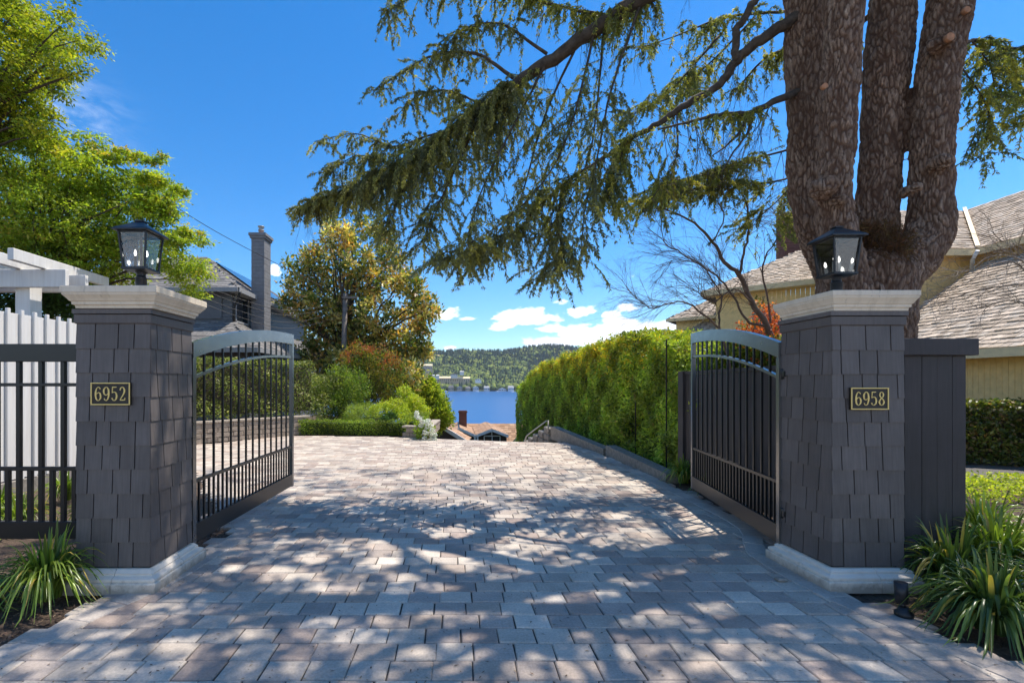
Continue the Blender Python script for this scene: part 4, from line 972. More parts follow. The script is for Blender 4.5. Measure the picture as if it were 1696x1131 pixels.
# ------------------------------------------------------------------ the cedar
YT = 5.6
CT = thing('cedar_tree', (4.9, 5.6, 0), 'huge multi stemmed cedar rising behind the 6958 pillar, limbs hanging over the driveway', 'tree')
def pxpath(pts, Y): return [P(x, y, (Y if len(q) == 0 else q[0])) for (x, y, *q) in pts]
def smooth(pts, rad, sub=4):
    out = []; ro = []; n = len(pts)
    for i in range(n-1):
        p0, p1, p2, p3 = pts[max(i-1, 0)], pts[i], pts[i+1], pts[min(i+2, n-1)]
        for s in range(sub):
            t = s/sub; out.append(.5*((2*p1)+(p2-p0)*t+(2*p0-5*p1+4*p2-p3)*t*t+(3*p1-p0-3*p2+p3)*t**3)); ro.append(rad[i]*(1-t)+rad[i+1]*t)
    return out+[pts[-1]], ro+[rad[-1]]
tm = MB()
stems = [  # (pixel x, y, width px), depth
    ([(1400, 560, 120), (1386, 470, 80), (1362, 415, 70), (1341, 350, 66), (1337, 230, 70), (1334, 120, 72), (1331, 0, 74), (1326, -150, 72), (1318, -330, 66), (1300, -560, 56)], 5.78),
    ([(1405, 540, 110), (1396, 450, 80), (1386, 390, 68), (1381, 320, 65), (1390, 200, 69), (1394, 100, 69), (1395, 0, 69), (1400, -160, 66), (1404, -350, 58), (1410, -600, 46)], 5.12),
    ([(1440, 560, 110), (1445, 440, 95), (1451, 360, 78), (1458, 260, 81), (1466, 150, 82), (1477, 40, 83), (1483, -60, 82), (1498, -250, 70), (1515, -500, 56)], 5.78),
    ([(1440, 560, 130), (1474, 470, 112), (1512, 425, 102), (1538, 385, 92), (1542, 320, 80), (1543, 240, 83), (1551, 140, 84), (1565, 60, 84), (1574, -10, 86), (1590, -150, 80), (1605, -330, 70), (1620, -560, 56)], 5.42),
    ([(1428, 960, 205), (1428, 850, 176), (1430, 700, 166), (1431, 560, 166), (1434, 490, 172), (1438, 450, 172), (1442, 425, 120)], 5.48),
]
for pts, Yd in stems:
    q = [P(x, y, Yd) for x, y, w_ in pts]; r = [w_/2*Yd/F/math.sqrt(1+((x-CX)/F)**2) for x, y, w_ in pts]
    if pts[0][1] == 960: q[0].z = -.2
    a, b = smooth(q, r, 5); tm.tube(a, b, 20)
# knots and cut stubs
for (x, y, Yd, r, dx) in ((1573, 62, 5.16, .075, .10), (1601, 17, 5.21, .055, .12), (1568, 265, 5.15, .07, .02), (1375, 305, 4.88, .09, -.02), (1518, 310, 5.15, .05, 0), (1396, 330, 4.9, .05, 0)):
    p = P(x, y, Yd); tm.tube([p+Vector((-dx*.5, .16, 0)), p, p+Vector((dx*.3, -.035, .01))], [r*1.35, r*1.15, r*.8], 10)
me = tm.mesh('trunk'); tmp = bpy.data.objects.new('trunk_tmp', me); C.objects.link(tmp)
md = tmp.modifiers.new('r', 'REMESH'); md.mode = 'VOXEL'; md.voxel_size = .014
ms = tmp.modifiers.new('s', 'SMOOTH'); ms.factor = .6; ms.iterations = 5
dg = bpy.context.evaluated_depsgraph_get(); me2 = bpy.data.meshes.new_from_object(tmp.evaluated_get(dg)); bpy.data.objects.remove(tmp)
nv_ = len(me2.vertices); co = np.empty(nv_*3, np.float32); me2.vertices.foreach_get('co', co); co = co.reshape(-1, 3).astype(float)
no = np.empty(nv_*3, np.float32); me2.vertices.foreach_get('normal', no); no = no.reshape(-1, 3)
def fbm(p, f):
    v = 0
    for i in range(4):
        v = v+np.sin(p[:, 0]*f*1.3+i*1.7+np.sin(p[:, 2]*f*.7+i))*np.sin(p[:, 1]*f*1.1+i*2.3+np.sin(p[:, 0]*f*.5))*np.sin(p[:, 2]*f*.8+i*.9)/(1.6**i); f *= 1.9
    return v
NP_ = 17000
zmx = float(co[:, 2].max()); pp_ = co[rng.choice(nv_, NP_)]*np.array([1, 1, .25])+rng.normal(size=(NP_, 3))*.02
# furrowed plates: real relief from a cell pattern stretched along the stem
kd = kdtree.KDTree(NP_)
for i_, p_ in enumerate(pp_): kd.insert(p_, i_)
kd.balance(); q_ = (co+np.stack([np.sin(co[:, 2]*9+co[:, 0]*7), np.sin(co[:, 2]*11+2+co[:, 1]*6), np.zeros(nv_)], 1)*.012)*np.array([1, 1, .25])
low_ = co[:, 2] < 8.6; f21 = np.full(nv_, .02)
for i_ in np.nonzero(low_)[0]:
    h_ = kd.find_n(q_[i_], 2); f21[i_] = h_[1][2]-h_[0][2]
crk = sstep(0.0, .012, f21); co += no*(fbm(co, 3.0)*.022+fbm(co, 14.)*.006+(crk-1)*.016)[:, None]
ca2 = me2.color_attributes.new('Col', 'FLOAT_COLOR', 'POINT'); ca2.data.foreach_set('color', np.repeat(crk[:, None], 4, 1).astype(np.float32).ravel())
me2.vertices.foreach_set('co', (co-np.array([4.9, 5.6, 0])).astype(np.float32).ravel()); me2.materials.clear(); me2.materials.append(M['bark']); me2.polygons.foreach_set('use_smooth', np.ones(len(me2.polygons), bool)); me2.update(); me2.name = 'trunk'
finish(bpy.data.objects.new('trunk', me2), CT, Vector((4.9, 5.6, 0)))
for (x, y, Yd, r) in ((1573, 62, 5.11, .047), (1601, 17, 5.15, .036), (1366, 143, 4.99, .03)):
    p = P(x, y, Yd); MB().tube([p+Vector((0, .03, 0)), p+Vector((0, -.012, 0))], [r, r*.94], 12).build('cut_stub', M['cut_wood'], CT)
# nest of needles and debris in the fork
c_, _ = None, None
leaves('needle_litter', pb([(1445, 392, 32, 5.36), (1465, 408, 38, 5.26), (1425, 385, 20, 5.3), (1480, 425, 24, 5.1)], 5.3), 420, 16, .03, .07, .006, [(.12, .055, .03, 2), (.07, .04, .025, 3), (.16, .10, .05, 1)], CT, 'needle', droop=.5)

limbs = []     # (points, radii, foliage?)
def limb(pts, r0, r1, name='limb', n=9, mat_='branch_bark', wig=.0):
    q = [P(x, y, Y) if len(p3) == 0 else None for (x, y, Y, *p3) in pts]; m_ = len(q)
    r = [r0+(r1-r0)*(i/(m_-1))**.8 for i in range(m_)]; a, b = smooth(q, r, 6)
    a = [p+Vector((rnd.uniform(-1, 1), rnd.uniform(-1, 1), rnd.uniform(-1, 1)))*min(.02, b[i]*.35) for i, p in enumerate(a)]
    MB().tube(a, b, n).build(name, M[mat_], CT); limbs.append((a, b)); return a
L1 = limb([(1330, -240, 5.7), (1200, -95, 5.9), (1060, 0, 6.2), (985, 48, 6.4), (905, 105, 6.6), (850, 140, 6.8), (800, 180, 6.9), (745, 215, 7.1), (700, 248, 7.2), (640, 282, 7.4), (585, 312, 7.6), (540, 328, 7.8), (500, 350, 8.0)], .135, .010)
L2 = limb([(1335, 20, 5.7), (1262, 65, 5.8), (1222, 98, 5.9), (1190, 140, 6.0), (1130, 178, 6.1), (1090, 205, 6.2), (1040, 232, 6.3), (1000, 262, 6.4), (940, 300, 6.6), (905, 330, 6.8), (880, 352, 6.9)], .075, .008)
L3 = limb([(1330, 148, 5.7), (1280, 170, 5.7), (1240, 187, 5.75), (1190, 190, 5.8), (1130, 205, 5.9), (1090, 215, 6.0)], .05, .008)
limb([(1218, 100, 5.9), (1220, 55, 5.85), (1235, 25, 5.8), (1258, -8, 5.8), (1300, -60, 5.75)], .045, .04)
limb([(1240, 187, 5.75), (1228, 215, 5.75), (1205, 240, 5.8), (1180, 258, 5.8)], .024, .006); limb([(1246, 186, 5.75), (1238, 220, 5.7), (1215, 252, 5.7), (1195, 285, 5.7)], .022, .006)
LT = limb([(1180, -120, 6.0), (1130, -40, 6.1), (1045, 18, 6.3), (1000, 25, 6.4), (930, 12, 6.6), (850, -10, 6.8)], .045, .012)
L4 = limb([(1500, -60, 6.0), (1450, 20, 6.6), (1380, 60, 7.0), (1330, 75, 7.2), (1270, 95, 7.4), (1220, 150, 7.6)], .05, .01)
L5 = limb([(1560, 100, 5.8), (1610, 68, 6.0), (1660, 78, 6.1), (1720, 88, 6.3), (1780, 120, 6.4)], .03, .008)
sec = {}
def S(pts, r0=.02, r1=.004): return limb(pts, r0, r1, 'branch', 5)
secs = [S([(985, 48, 6.4), (962, 150, 6.3), (930, 250, 6.2), (880, 325, 6.2), (810, 385, 6.3), (745, 420, 6.4)]),
        S([(955, 75, 6.5), (900, 200, 6.7), (862, 330, 6.8), (832, 390, 6.9), (800, 435, 7.0)]),
        S([(1060, 10, 6.2), (1012, 150, 6.0), (985, 280, 5.9), (968, 350, 5.9), (962, 420, 5.9)]),
        S([(800, 180, 6.9), (745, 300, 7.0), (715, 360, 7.1), (700, 410, 7.2)]),
        S([(720, 237, 7.1), (665, 320, 7.3), (642, 385, 7.4)]),
        S([(905, 105, 6.6), (850, 210, 6.5), (800, 310, 6.5), (770, 400, 6.5), (742, 430, 6.5)]),
        S([(1000, 50, 6.4), (990, 160, 6.6), (975, 260, 6.7), (930, 360, 6.8), (905, 440, 6.9)]),
        S([(880, 352, 6.9), (860, 380, 6.9), (800, 415, 7.0), (752, 430, 7.1)]),
        S([(930, 310, 6.7), (925, 380, 6.7), (930, 420, 6.7), (905, 455, 6.7)])]
ups = [S([(850, 130, 6.8), (790, 90, 6.9), (720, 92, 7.1), (660, 125, 7.3), (625, 148, 7.4)], .03), S([(905, 90, 6.6), (830, 40, 6.7), (770, 50, 6.9), (740, 75, 7)], .025), S([(880, -5, 6.7), (780, -20, 6.9), (700, -10, 7.0), (640, 18, 7.1)], .02),
       S([(745, 215, 7.1), (700, 228, 7.3), (650, 243, 7.5), (590, 222, 7.7), (520, 235, 7.8)], .02), S([(650, 275, 7.3), (620, 260, 7.4), (580, 262, 7.5), (535, 300, 7.6)], .014), S([(800, 175, 7.0), (740, 150, 7.2), (690, 160, 7.3), (655, 195, 7.4)], .018)]
mids = [S([(1040, 232, 6.3), (1015, 290, 6.2), (1005, 330, 6.2)]), S([(1120, 180, 6.1), (1120, 260, 6.2), (1080, 330, 6.2)], .012), S([(1190, 60, 6.8), (1130, 130, 6.8), (1090, 170, 6.8), (1040, 190, 6.9)], .02), S([(1300, 20, 7.3), (1200, 30, 7.3), (1120, 60, 7.3), (1060, 80, 7.4)], .025),
        S([(1250, 30, 7.6), (1170, 110, 7.6), (1130, 140, 7.6)], .02)]
lows = [S([(1340, 270, 7.2), (1290, 300, 7.2), (1200, 305, 7.3), (1120, 320, 7.4), (1075, 335, 7.5)], .02), S([(1340, 240, 7.2), (1240, 265, 7.4), (1160, 290, 7.4), (1095, 310, 7.5)], .02), S([(1360, 265, 7.6), (1330, 290, 7.5), (1280, 340, 7.5), (1240, 375, 7.5)], .02)]
rights = [S([(1610, 68, 6.0), (1640, 110, 6.0), (1650, 170, 6.0)], .012), S([(1590, 110, 5.9), (1620, 150, 5.9), (1640, 200, 5.9), (1625, 260, 5.9)], .012), S([(1660, 78, 6.1), (1690, 140, 6.1), (1700, 190, 6.1)], .01)]
lit = [(631, 929, 30, 14, 0), (475, 949, 50, 10, 0), (757, 930, 32, 16, .1), (720, 918, 30, 16, .2), (826, 921, 24, 12, 0), (890, 895, 66, 21, 0), (750, 880, 54, 13, -.05), (632, 905, 34, 11, .3), (840, 855, 38, 12, 0), (994, 898, 18, 9, 0), (963, 887, 11, 5, 0),
       (1000, 936, 96, 8, -.17), (953, 849, 22, 8, 0), (1023, 853, 34, 8, 0), (780, 976, 25, 8, 0), (672, 956, 30, 8, 0), (1066, 1013, 28, 10, 0), (1168, 1096, 27, 13, 0), (1206, 1068, 21, 11, 0), (1105, 1122, 24, 9, 0), 
       (289, 1068, 40, 12, 0), (170, 1025, 38, 10, 0), (239, 1003, 16, 7, 0), (424, 1046, 30, 9, 0), (385, 940, 18, 8, 0), (443, 958, 12, 8, 0), (685, 1078, 28, 10, 0), (627, 1024, 22, 7, 0), (720, 1016, 36, 8, -.1), (550, 975, 40, 8, 0), (520, 925, 26, 9, 0),
       (1150, 850, 40, 30, .5), (1680, 900, 60, 60, 0), (1640, 960, 22, 10, 0), (75, 950, 40, 40, 0), (90, 1005, 40, 10, 0), (20, 970, 16, 14, 0)]
def in_lit(gx_, gy_, grow=1.0):
    px = CX+F*gx_/gy_; py = CY+F*H/gy_; m_ = np.zeros(len(gx_), bool)
    for (x, y, a, b, sl) in lit: dx = px-x; dy = py-y-sl*dx; m_ |= (dx/(a*grow))**2+(dy/(b*grow))**2 < 1+.38*np.sin(px*.16+py*.31)+.30*np.sin(px*.33-py*.55+2)
    return m_
# hanging sprays -------------------------------------------------------------
tw_mb_pts = []
def sprays(name, sources, pal, label=None):
    """sources: (polyline, count, mean hang length m, t range, lateral)"""
    CX_, AX_, CL_ = [], [], []; tube = MB()
    for (pl, cnt, hang, t0, t1, lat) in sources:
        n = len(pl)
        for _ in range(cnt):
            f = (t0+(t1-t0)*rnd.random())*(n-1); i = min(int(f), n-2); p = pl[i].lerp(pl[i+1], f-i); d = (pl[i+1]-pl[i]).normalized()
            L = hang*rnd.uniform(.3, 1.3)*(1-.45*(f/(n-1))**2); a = rnd.uniform(0, 2*PI); ow = lat*rnd.uniform(.05, .75)
            out = (Vector((math.cos(a), math.sin(a), rnd.uniform(-.1, .25)))+d*rnd.uniform(.1, .9)).normalized()
            pts = []; m_ = max(4, int(L/.09)+1); sway = Vector((rnd.uniform(-1, 1), rnd.uniform(-1, 1), 0))*.10
            for j in range(m_+1): s = j/m_; pts.append(p+out*ow*(s**.5)+sway*L*s+Vector((0, 0, -1))*L*(s**1.5)+Vector((rnd.uniform(-1, 1), rnd.uniform(-1, 1), 0))*.010*j**.5)
            A_ = np.array([tuple(q) for q in pts])
            if in_lit(A_[:, 0]-SX*A_[:, 2], np.maximum(A_[:, 1]-SY*A_[:, 2], .5), .8).sum() <= m_*.5: tube.tube(pts, [.0035*(1-.7*j/m_) for j in range(m_+1)], 3, False)
            cc = np.array(palette(pal, 1)[0])*rnd.uniform(.75, 1.25); k_ = int((L+ow)/.0125)+2
            S_ = np.sort(rng.uniform(0.03, 1, k_))*m_; I = np.minimum(S_.astype(int), m_-1); A = np.array([tuple(q) for q in pts]); B = A[I]+(A[I+1]-A[I])*(S_-I)[:, None]; D = unit(A[I+1]-A[I])
            for rep in range(2):
                # short side shoots: tufts set a little off the twig
                w_ = rng.normal(size=(k_, 3))*np.array([1, 1, .7]); off = unit(w_)*rng.uniform(.002, .036, k_)[:, None]
                CX_.append(B+off+np.array([0, 0, -.01])); AX_.append(unit(D*.8+unit(w_)*.9+np.array([0, 0, -.25]))); CL_.append(cc[None, :]*rng.uniform(.7, 1.35, (k_, 1)))
    c = np.concatenate(CX_); a = np.concatenate(AX_); cl = np.clip(np.concatenate(CL_), .004, 1); n = len(c); Ls = .048*rng.uniform(.6, 1.4, n)
    sh = ~in_lit(c[:, 0]-SX*c[:, 2], np.maximum(c[:, 1]-SY*c[:, 2], .5), .85); c = c[sh]; a = a[sh]; cl = cl[sh]; Ls = Ls[sh]; n = len(c)
    V, Fq, cv = leaf_arrays(c, a, unit(rng.normal(size=(n, 3))), Ls, Ls*.30, cl, .1)
    o = link_np(name, V, Fq, M['needle'], CT, cv); tag(o, label)
    tube.build('twigs', M['branch_bark'], CT, None, 'stuff')
    return n
cp = [(.13, .14, .075, 5), (.18, .185, .08, 4), (.26, .25, .09, 2), (.12, .14, .11, 3)]
cpl = [(.12, .14, .07, 4), (.20, .21, .07, 4), (.30, .28, .07, 2)]
src = [(L1, 400, .80, .40, .80, .85), (L1, 220, .45, .74, 1, .6), (L1, 260, .18, .35, 1, .5)]
src += [(s_, 78, .38, .12, 1, .85) for s_ in secs]+[(s_, 66, .36, .15, 1, .6) for s_ in ups]
n1_ = sprays('crown', src, cp)
src = [(L2, 150, .40, .35, 1, .8), (L3, 60, .35, .3, 1, .4), (L4, 110, .4, .3, 1, .5), (LT, 180, .5, .3, 1, .5)]+[(s_, 75, .42, .1, 1, .8) for s_ in mids]+[(s_, 150, .3, .25, 1, .9) for s_ in lows]+[(s_, 42, .34, .2, 1, .6) for s_ in rights]+[(L5, 70, .4, .25, 1, .5)]
n2_ = sprays('crown', src, cpl)
print('needles', n1_, n2_)
# bare hanging twiglets in the middle (thin, leafless)
tb = MB()
def bare(p, d, L, r, dep, mb, drop=.25, spread=.6, sub=3, nseg=4):
    pts = [p.copy()]; q = p.copy(); dd = d.normalized()
    for i in range(nseg): dd = (dd+Vector((rnd.uniform(-1, 1), rnd.uniform(-1, 1), rnd.uniform(-1, 1)))*.22+Vector((0, 0, -drop*.2))).normalized(); q = q+dd*L/nseg; pts.append(q.copy())
    mb.tube(pts, [r*(1-.55*i/nseg) for i in range(nseg+1)], 6 if r > .012 else (4 if r > .004 else 3), False)
    if dep > 0:
        for i in range(sub):
            f = rnd.uniform(.3, 1)*nseg; j = min(int(f), nseg-1); o = pts[j].lerp(pts[j+1], f-j); nd = (pts[j+1]-pts[j]).normalized()
            nd = (nd+Vector((rnd.uniform(-1, 1), rnd.uniform(-1, 1), rnd.uniform(-1, 1)))*spread).normalized(); bare(o, nd, L*rnd.uniform(.5, .78), r*.55, dep-1, mb, drop, spread, sub, nseg)
for pl, cnt in ((L2, 26), (L3, 16), (L1, 16), (L4, 14), (lows[1], 10), (LT, 8)):
    n = len(pl)
    for _ in range(cnt):
        i = rnd.randrange(int(n*.1), n-1); bare(pl[i], Vector((rnd.uniform(-.6, .4), rnd.uniform(-.5, .5), -1)), rnd.uniform(.3, .6), .005, 2, tb, .9, .5, 3)
tb.build('twigs', M['branch_bark'], CT, None, 'stuff')

# canopy above the frame: tiers of limbs and sprays that shade the drive. Sunlit gaps as in the photograph.
canopy_limbs = []
tops = [Vector((4.35, 5.6, 8.6)), Vector((4.6, 5.4, 9.0)), Vector((5.1, 5.9, 9.6)), Vector((5.9, 5.6, 9.2)), Vector((4.5, 5.5, 10.5)), Vector((5.0, 5.9, 11.3))]
ends = [(-1.5, 6.2), (0.3, 8.6), (2.0, 9.8), (-.6, 4.8), (1.0, 3.4), (3.2, 2.2), (-2.2, 7.8), (4.6, 1.4), (-2.6, 5.2), (6.5, 9.2), (8.2, 5.0), (-1.0, 9.6), (3.6, 10.6), (-1.8, 3.8), (7.2, 2.6)]
for i, (ex_, ey_) in enumerate(ends):
    a = tops[i % 6]; hz = max(8.6, (ey_+2.6)/1.02+1.4); best = None
    for _ in range(70):
        b = Vector((ex_+rnd.uniform(-1.1, 1.1), ey_+rnd.uniform(-1.0, .6), hz+rnd.uniform(0, 1.3))); kk = [Vector((rnd.uniform(-.5, .5), rnd.uniform(-.5, .5), 0)) for _ in range(3)]
        q, r = smooth([a, a.lerp(b, .25)+Vector((0, 0, .6))+kk[0], a.lerp(b, .5)+Vector((0, 0, .9))+kk[1], a.lerp(b, .78)+Vector((0, 0, .55))+kk[2], b], [.08, .06, .045, .03, .012], 6)
        A_ = np.array([tuple(p.lerp(p2, f_)) for p, p2 in zip(q, q[1:]) for f_ in (0, .5)]); sc_ = in_lit(A_[:, 0]-SX*A_[:, 2], np.maximum(A_[:, 1]-SY*A_[:, 2], .5), 1.1).sum()
        if best is None or sc_ < best[0]: best = (sc_, q, r)
    q, r = best[1], best[2]
    MB().tube(q, r, 7).build('limb', M['branch_bark'], CT); canopy_limbs.append(q)
    for _ in range(7):
        j = rnd.randrange(5, len(q)-1); dd = (q[j+1]-q[j]).normalized(); sd2 = Vector((dd.y, -dd.x, 0))*rnd.choice((-1, 1)); e2 = q[j]+(dd*.7+sd2).normalized()*rnd.uniform(.8, 1.9)-Vector((0, 0, rnd.uniform(0, .4)))
        A_ = np.array([tuple(q[j].lerp(e2, f_)) for f_ in np.linspace(0, 1, 14)])
        if in_lit(A_[:, 0]-SX*A_[:, 2], np.maximum(A_[:, 1]-SY*A_[:, 2], .5), 1.05).sum() > 1: continue
        MB().tube([q[j], q[j].lerp(e2, .5)+Vector((0, 0, .12)), e2], [.03, .02, .007], 5).build('branch', M['branch_bark'], CT)
N = 3300
gx0 = rng.uniform(-4.6, 5.2, N); gy0 = rng.uniform(1.6, 9.4, N)
dens_ = np.where(gy0 > 7.0, .22, np.where(gy0 < 5.3, 1.0, .40))*np.where((gy0 > 6.2) & (gx0 < -1.5), .6, 1.0)*np.where((gx0 > 2.9) & (gy0 > 5.0), .3, 1.0)*np.where(gx0 < -2.9, .5, 1)
dens_ = dens_*np.where((gy0 > 4.55) & (gy0 < 7.0) & (gx0 > -1.8) & (gx0 < 2.6), .55, 1.0)
kp = rng.uniform(0, 1, N) < dens_; gx0 = gx0[kp]; gy0 = gy0[kp]; N = len(gx0)
hc = np.maximum(8.3, (gy0+2.6)/.99+.6)+rng.uniform(0, 1.6, N)
per = 30; ang = rng.uniform(0, 2*PI, N); ca = np.repeat(np.stack([np.cos(ang), np.sin(ang)], 1), per, 0)
tpar = rng.uniform(-.5, .5, N*per)*.55; lat = rng.normal(size=N*per)*.055
cen = np.stack([np.repeat(gx0+SX*hc, per)+ca[:, 0]*tpar-ca[:, 1]*lat, np.repeat(gy0+SY*hc, per)+ca[:, 1]*tpar+ca[:, 0]*lat, np.repeat(hc, per)+rng.normal(size=N*per)*.03-np.abs(tpar)*.3], 1)
gxx = cen[:, 0]-SX*cen[:, 2]; gyy = cen[:, 1]-SY*cen[:, 2]
keep = (~in_lit(gxx, np.maximum(gyy, .5), 1.0)) & (CY-F*(cen[:, 2]-H)/np.maximum(cen[:, 1], .3) < -12)
cen = cen[keep]; ca_ = ca[keep]; n = len(cen); axx = unit(np.stack([ca_[:, 0]+rng.normal(size=n)*.6, ca_[:, 1]+rng.normal(size=n)*.6, rng.normal(size=n)*.25-.1], 1))
Ls = .085*rng.uniform(.6, 1.4, n); V, Fq, cv = leaf_arrays(cen, axx, unit(rng.normal(size=(n, 3))*.5+np.array([0, 0, 1])), Ls, Ls*.42, palette(cp, n)*rng.uniform(.7, 1.3, (n, 1)), .1)
link_np('crown', V, Fq, M['needle'], CT, cv)

# ------------------------------------------------------------------ bare maple behind the right gate, bare shrub on the right
t = thing('bare_maple', (5.2, 7.6, 0), 'small maple with bare forked branches behind the right gate leaf', 'tree'); bm_ = MB()
def mp(pts, Y, r0, r1, n=7):
    q, r = smooth([P(x, y, Y+(dy[0] if dy else 0)) for (x, y, *dy) in pts], [r0+(r1-r0)*i/(len(pts)-1) for i in range(len(pts))], 4); r = [v_*.62 for v_ in r]; bm_.tube([p+Vector((rnd.uniform(-1, 1), rnd.uniform(-1, 1), rnd.uniform(-1, 1)))*.012 for p in q], r, n); return q
Ym = 7.6
tr = [mp([(1298, 870), (1292, 640), (1283, 585), (1270, 540), (1245, 500), (1224, 455), (1200, 435), (1180, 400), (1150, 370), (1110, 350), (1085, 345)], Ym, .10, .010),
      mp([(1270, 540), (1240, 535), (1225, 510), (1200, 470), (1170, 445), (1130, 420), (1100, 400), (1095, 360)], Ym, .035, .008),
      mp([(1224, 455), (1232, 420), (1240, 380), (1234, 330), (1200, 290), (1195, 250)], Ym, .035, .006),
      mp([(1283, 585), (1272, 500), (1262, 440), (1285, 400), (1300, 370), (1330, 340)], Ym+.2, .03, .006),
      mp([(1212, 600), (1200, 555), (1165, 520), (1130, 500), (1100, 505), (1075, 510), (1040, 480)], Ym+.1, .035, .006),
      mp([(1212, 640), (1206, 590), (1190, 540), (1195, 500), (1190, 480), (1160, 440), (1120, 430), (1100, 440)], Ym-.2, .03, .005),
      mp([(1245, 500), (1215, 480), (1180, 500), (1150, 480), (1120, 470)], Ym-.1, .022, .005),
      mp([(1180, 400), (1200, 360), (1190, 330), (1215, 300), (1230, 260)], Ym-.2, .018, .004)]
bm_.build('trunk', M['maple_bark'], t); tb = MB()
for q in tr:
    for _ in range(24):
        i = rnd.randrange(max(4, len(q)//3), len(q)-1); d = (q[i+1]-q[i]).normalized()
        bare(q[i], (d+Vector((rnd.uniform(-1, .7), rnd.uniform(-.8, .8), rnd.uniform(-.6, .9)))), rnd.uniform(.3, .62), .0046, 3, tb, .1, .6, 3)
tb.build('twigs', M['maple_bark'], t, None, 'stuff')
t2 = thing('red_maple_shrub', (5.3, 7.9, 0), 'low shrub with orange red leaves under the bare maple', 'shrub')
_, cc = leaves('foliage', pb([(1262, 545, 34), (1240, 560, 26), (1285, 560, 28), (1225, 575, 22), (1275, 520, 22), (1250, 500, 12), (1282, 600, 30), (1235, 605, 30)], 7.9, .3), 420, 8, .045, .055, .03, [(.34, .07, .035, 3), (.40, .13, .04, 2), (.24, .05, .03, 1), (.10, .09, .03, 1)], t2)
branches(MB(), (5.4, 7.9, 0), [tuple(c) for c in cc[::14]], .02).build('stem', M['pale_bark'], t2)
t = thing('bare_shrub', (8.6, 7.2, 0), 'bare pale twigged shrub reaching up in front of the lower shake roof', 'shrub'); tb = MB(); Yb = 7.2
for pts in ([(1790, 600), (1740, 470), (1690, 410), (1660, 400), (1640, 380)], [(1740, 480), (1690, 430), (1640, 425), (1600, 450), (1545, 440)], [(1700, 470), (1620, 480), (1560, 500), (1530, 495)], [(1760, 560), (1690, 500), (1620, 510), (1560, 520)], [(1740, 520), (1690, 440), (1640, 440), (1600, 470), (1560, 480)], [(1740, 480), (1700, 430), (1660, 415)]):
    q, r = smooth([P(x, y, Yb+rnd.uniform(-.3, .3)) for x, y in pts], [.012-.008*i/(len(pts)-1) for i in range(len(pts))], 4); tb.tube(q, r, 5)
    for _ in range(26):
        i = rnd.randrange(1, len(q)-1); bare(q[i], (q[i+1]-q[i]).normalized()+Vector((rnd.uniform(-.8, .8), rnd.uniform(-.8, .8), rnd.uniform(-.6, .8))), rnd.uniform(.2, .42), .004, 2, tb, .1, .6, 3)
tb.tube([P(1830, 820, 7.2), P(1800, 600, 7.2), P(1740, 480, 7.2)], [.05, .035, .012], 7).tube([P(1810, 700, 7.2), P(1760, 560, 7.2), P(1700, 470, 7.2)], [.03, .02, .01], 7)
tb.build('branches', M['pale_bark'], t)

# ------------------------------------------------------------------ left trees
yg = [(.21, .27, .035, 5), (.16, .22, .03, 4), (.29, .33, .045, 3), (.09, .14, .025, 2.4), (.32, .28, .06, .6)]
yo = yg+[(.36, .22, .05, 3), (.30, .15, .05, 1)]
t = thing('green_maple', (-9.8, 11.2, 0), 'bright yellow green maple spreading behind the white pergola', 'tree')
bl = pb([(60, 280, 85), (140, 290, 55), (205, 325, 52), (255, 345, 42), (100, 370, 95), (225, 405, 62), (285, 430, 38), (310, 462, 28), (290, 325, 18), (150, 240, 26), (20, 340, 110), (180, 440, 55), (300, 385, 22), (120, 430, 70), (60, 230, 40), (235, 300, 24), (330, 440, 16), (322, 485, 20), (40, 420, 60), (330, 400, 14), (345, 455, 12), (265, 300, 20)], 10.6, .8, .62)
_, cc = leaves('crown', bl, 2600, 28, .115, .085, .04, yg, t, shell=.55, flat=.35, droop=.5, updir=1.6)
bl2 = pb([(270, 262, 10), (260, 268, 9), (250, 270, 8), (295, 318, 14), (280, 325, 12), (310, 384, 12), (330, 388, 8), (230, 262, 14), (205, 258, 18), (250, 300, 22), (270, 350, 26), (285, 400, 20), (180, 262, 20), (240, 330, 22)], 10.0, .3, .45)
leaves('crown', bl2, 420, 22, .06, .07, .034, yg+[(.36, .27, .07, 1.5)], t, shell=.5, flat=.4, droop=.4, updir=1.6)
tk = MB().tube([(-9.9, 11.4, 0), (-9.8, 11.3, 1.8), (-9.5, 11.1, 3.3)], [.16, .13, .10], 9); branches(tk, (-9.5, 11.1, 3.3), [tuple(c) for c in cc[::34]], .045)
tk.build('trunk', M['branch_bark'], t)
t = thing('tall_left_tree', (-11, 9.5, 0), 'tall light green tree leaning in from the top left corner', 'tree')
bl = pb([(30, 60, 50), (75, 75, 36), (110, 70, 28), (145, 72, 20), (60, 125, 46), (20, 165, 48), (105, 110, 30), (95, 150, 22), (35, 15, 34), (95, 30, 22), (115, 3, 12), (-40, 100, 90), (-60, 0, 90), (140, 108, 10), (155, 78, 12), (80, 190, 18), (-30, 190, 60), (60, 215, 26)], 9.2, .8, .5)
_, cc = leaves('crown', bl, 1150, 26, .10, .075, .036, [(.19, .23, .03, 5), (.14, .18, .025, 4), (.29, .29, .035, 3), (.09, .12, .02, 2)], t, shell=.5, flat=.35, droop=.4, updir=1.5)
tk = MB().tube([(-11, 10, 0), (-11, 9.8, 3), (-10.6, 9.5, 6)], [.25, .2, .14], 9); branches(tk, (-10.6, 9.5, 6), [tuple(c) for c in cc[::22]], .06, wig=.06); tk.build('trunk', M['branch_bark'], t)
t = thing('dark_backing_shrub', (-9, 10.5, 0), 'shaded dark green shrub mass below the pergola', 'shrub')
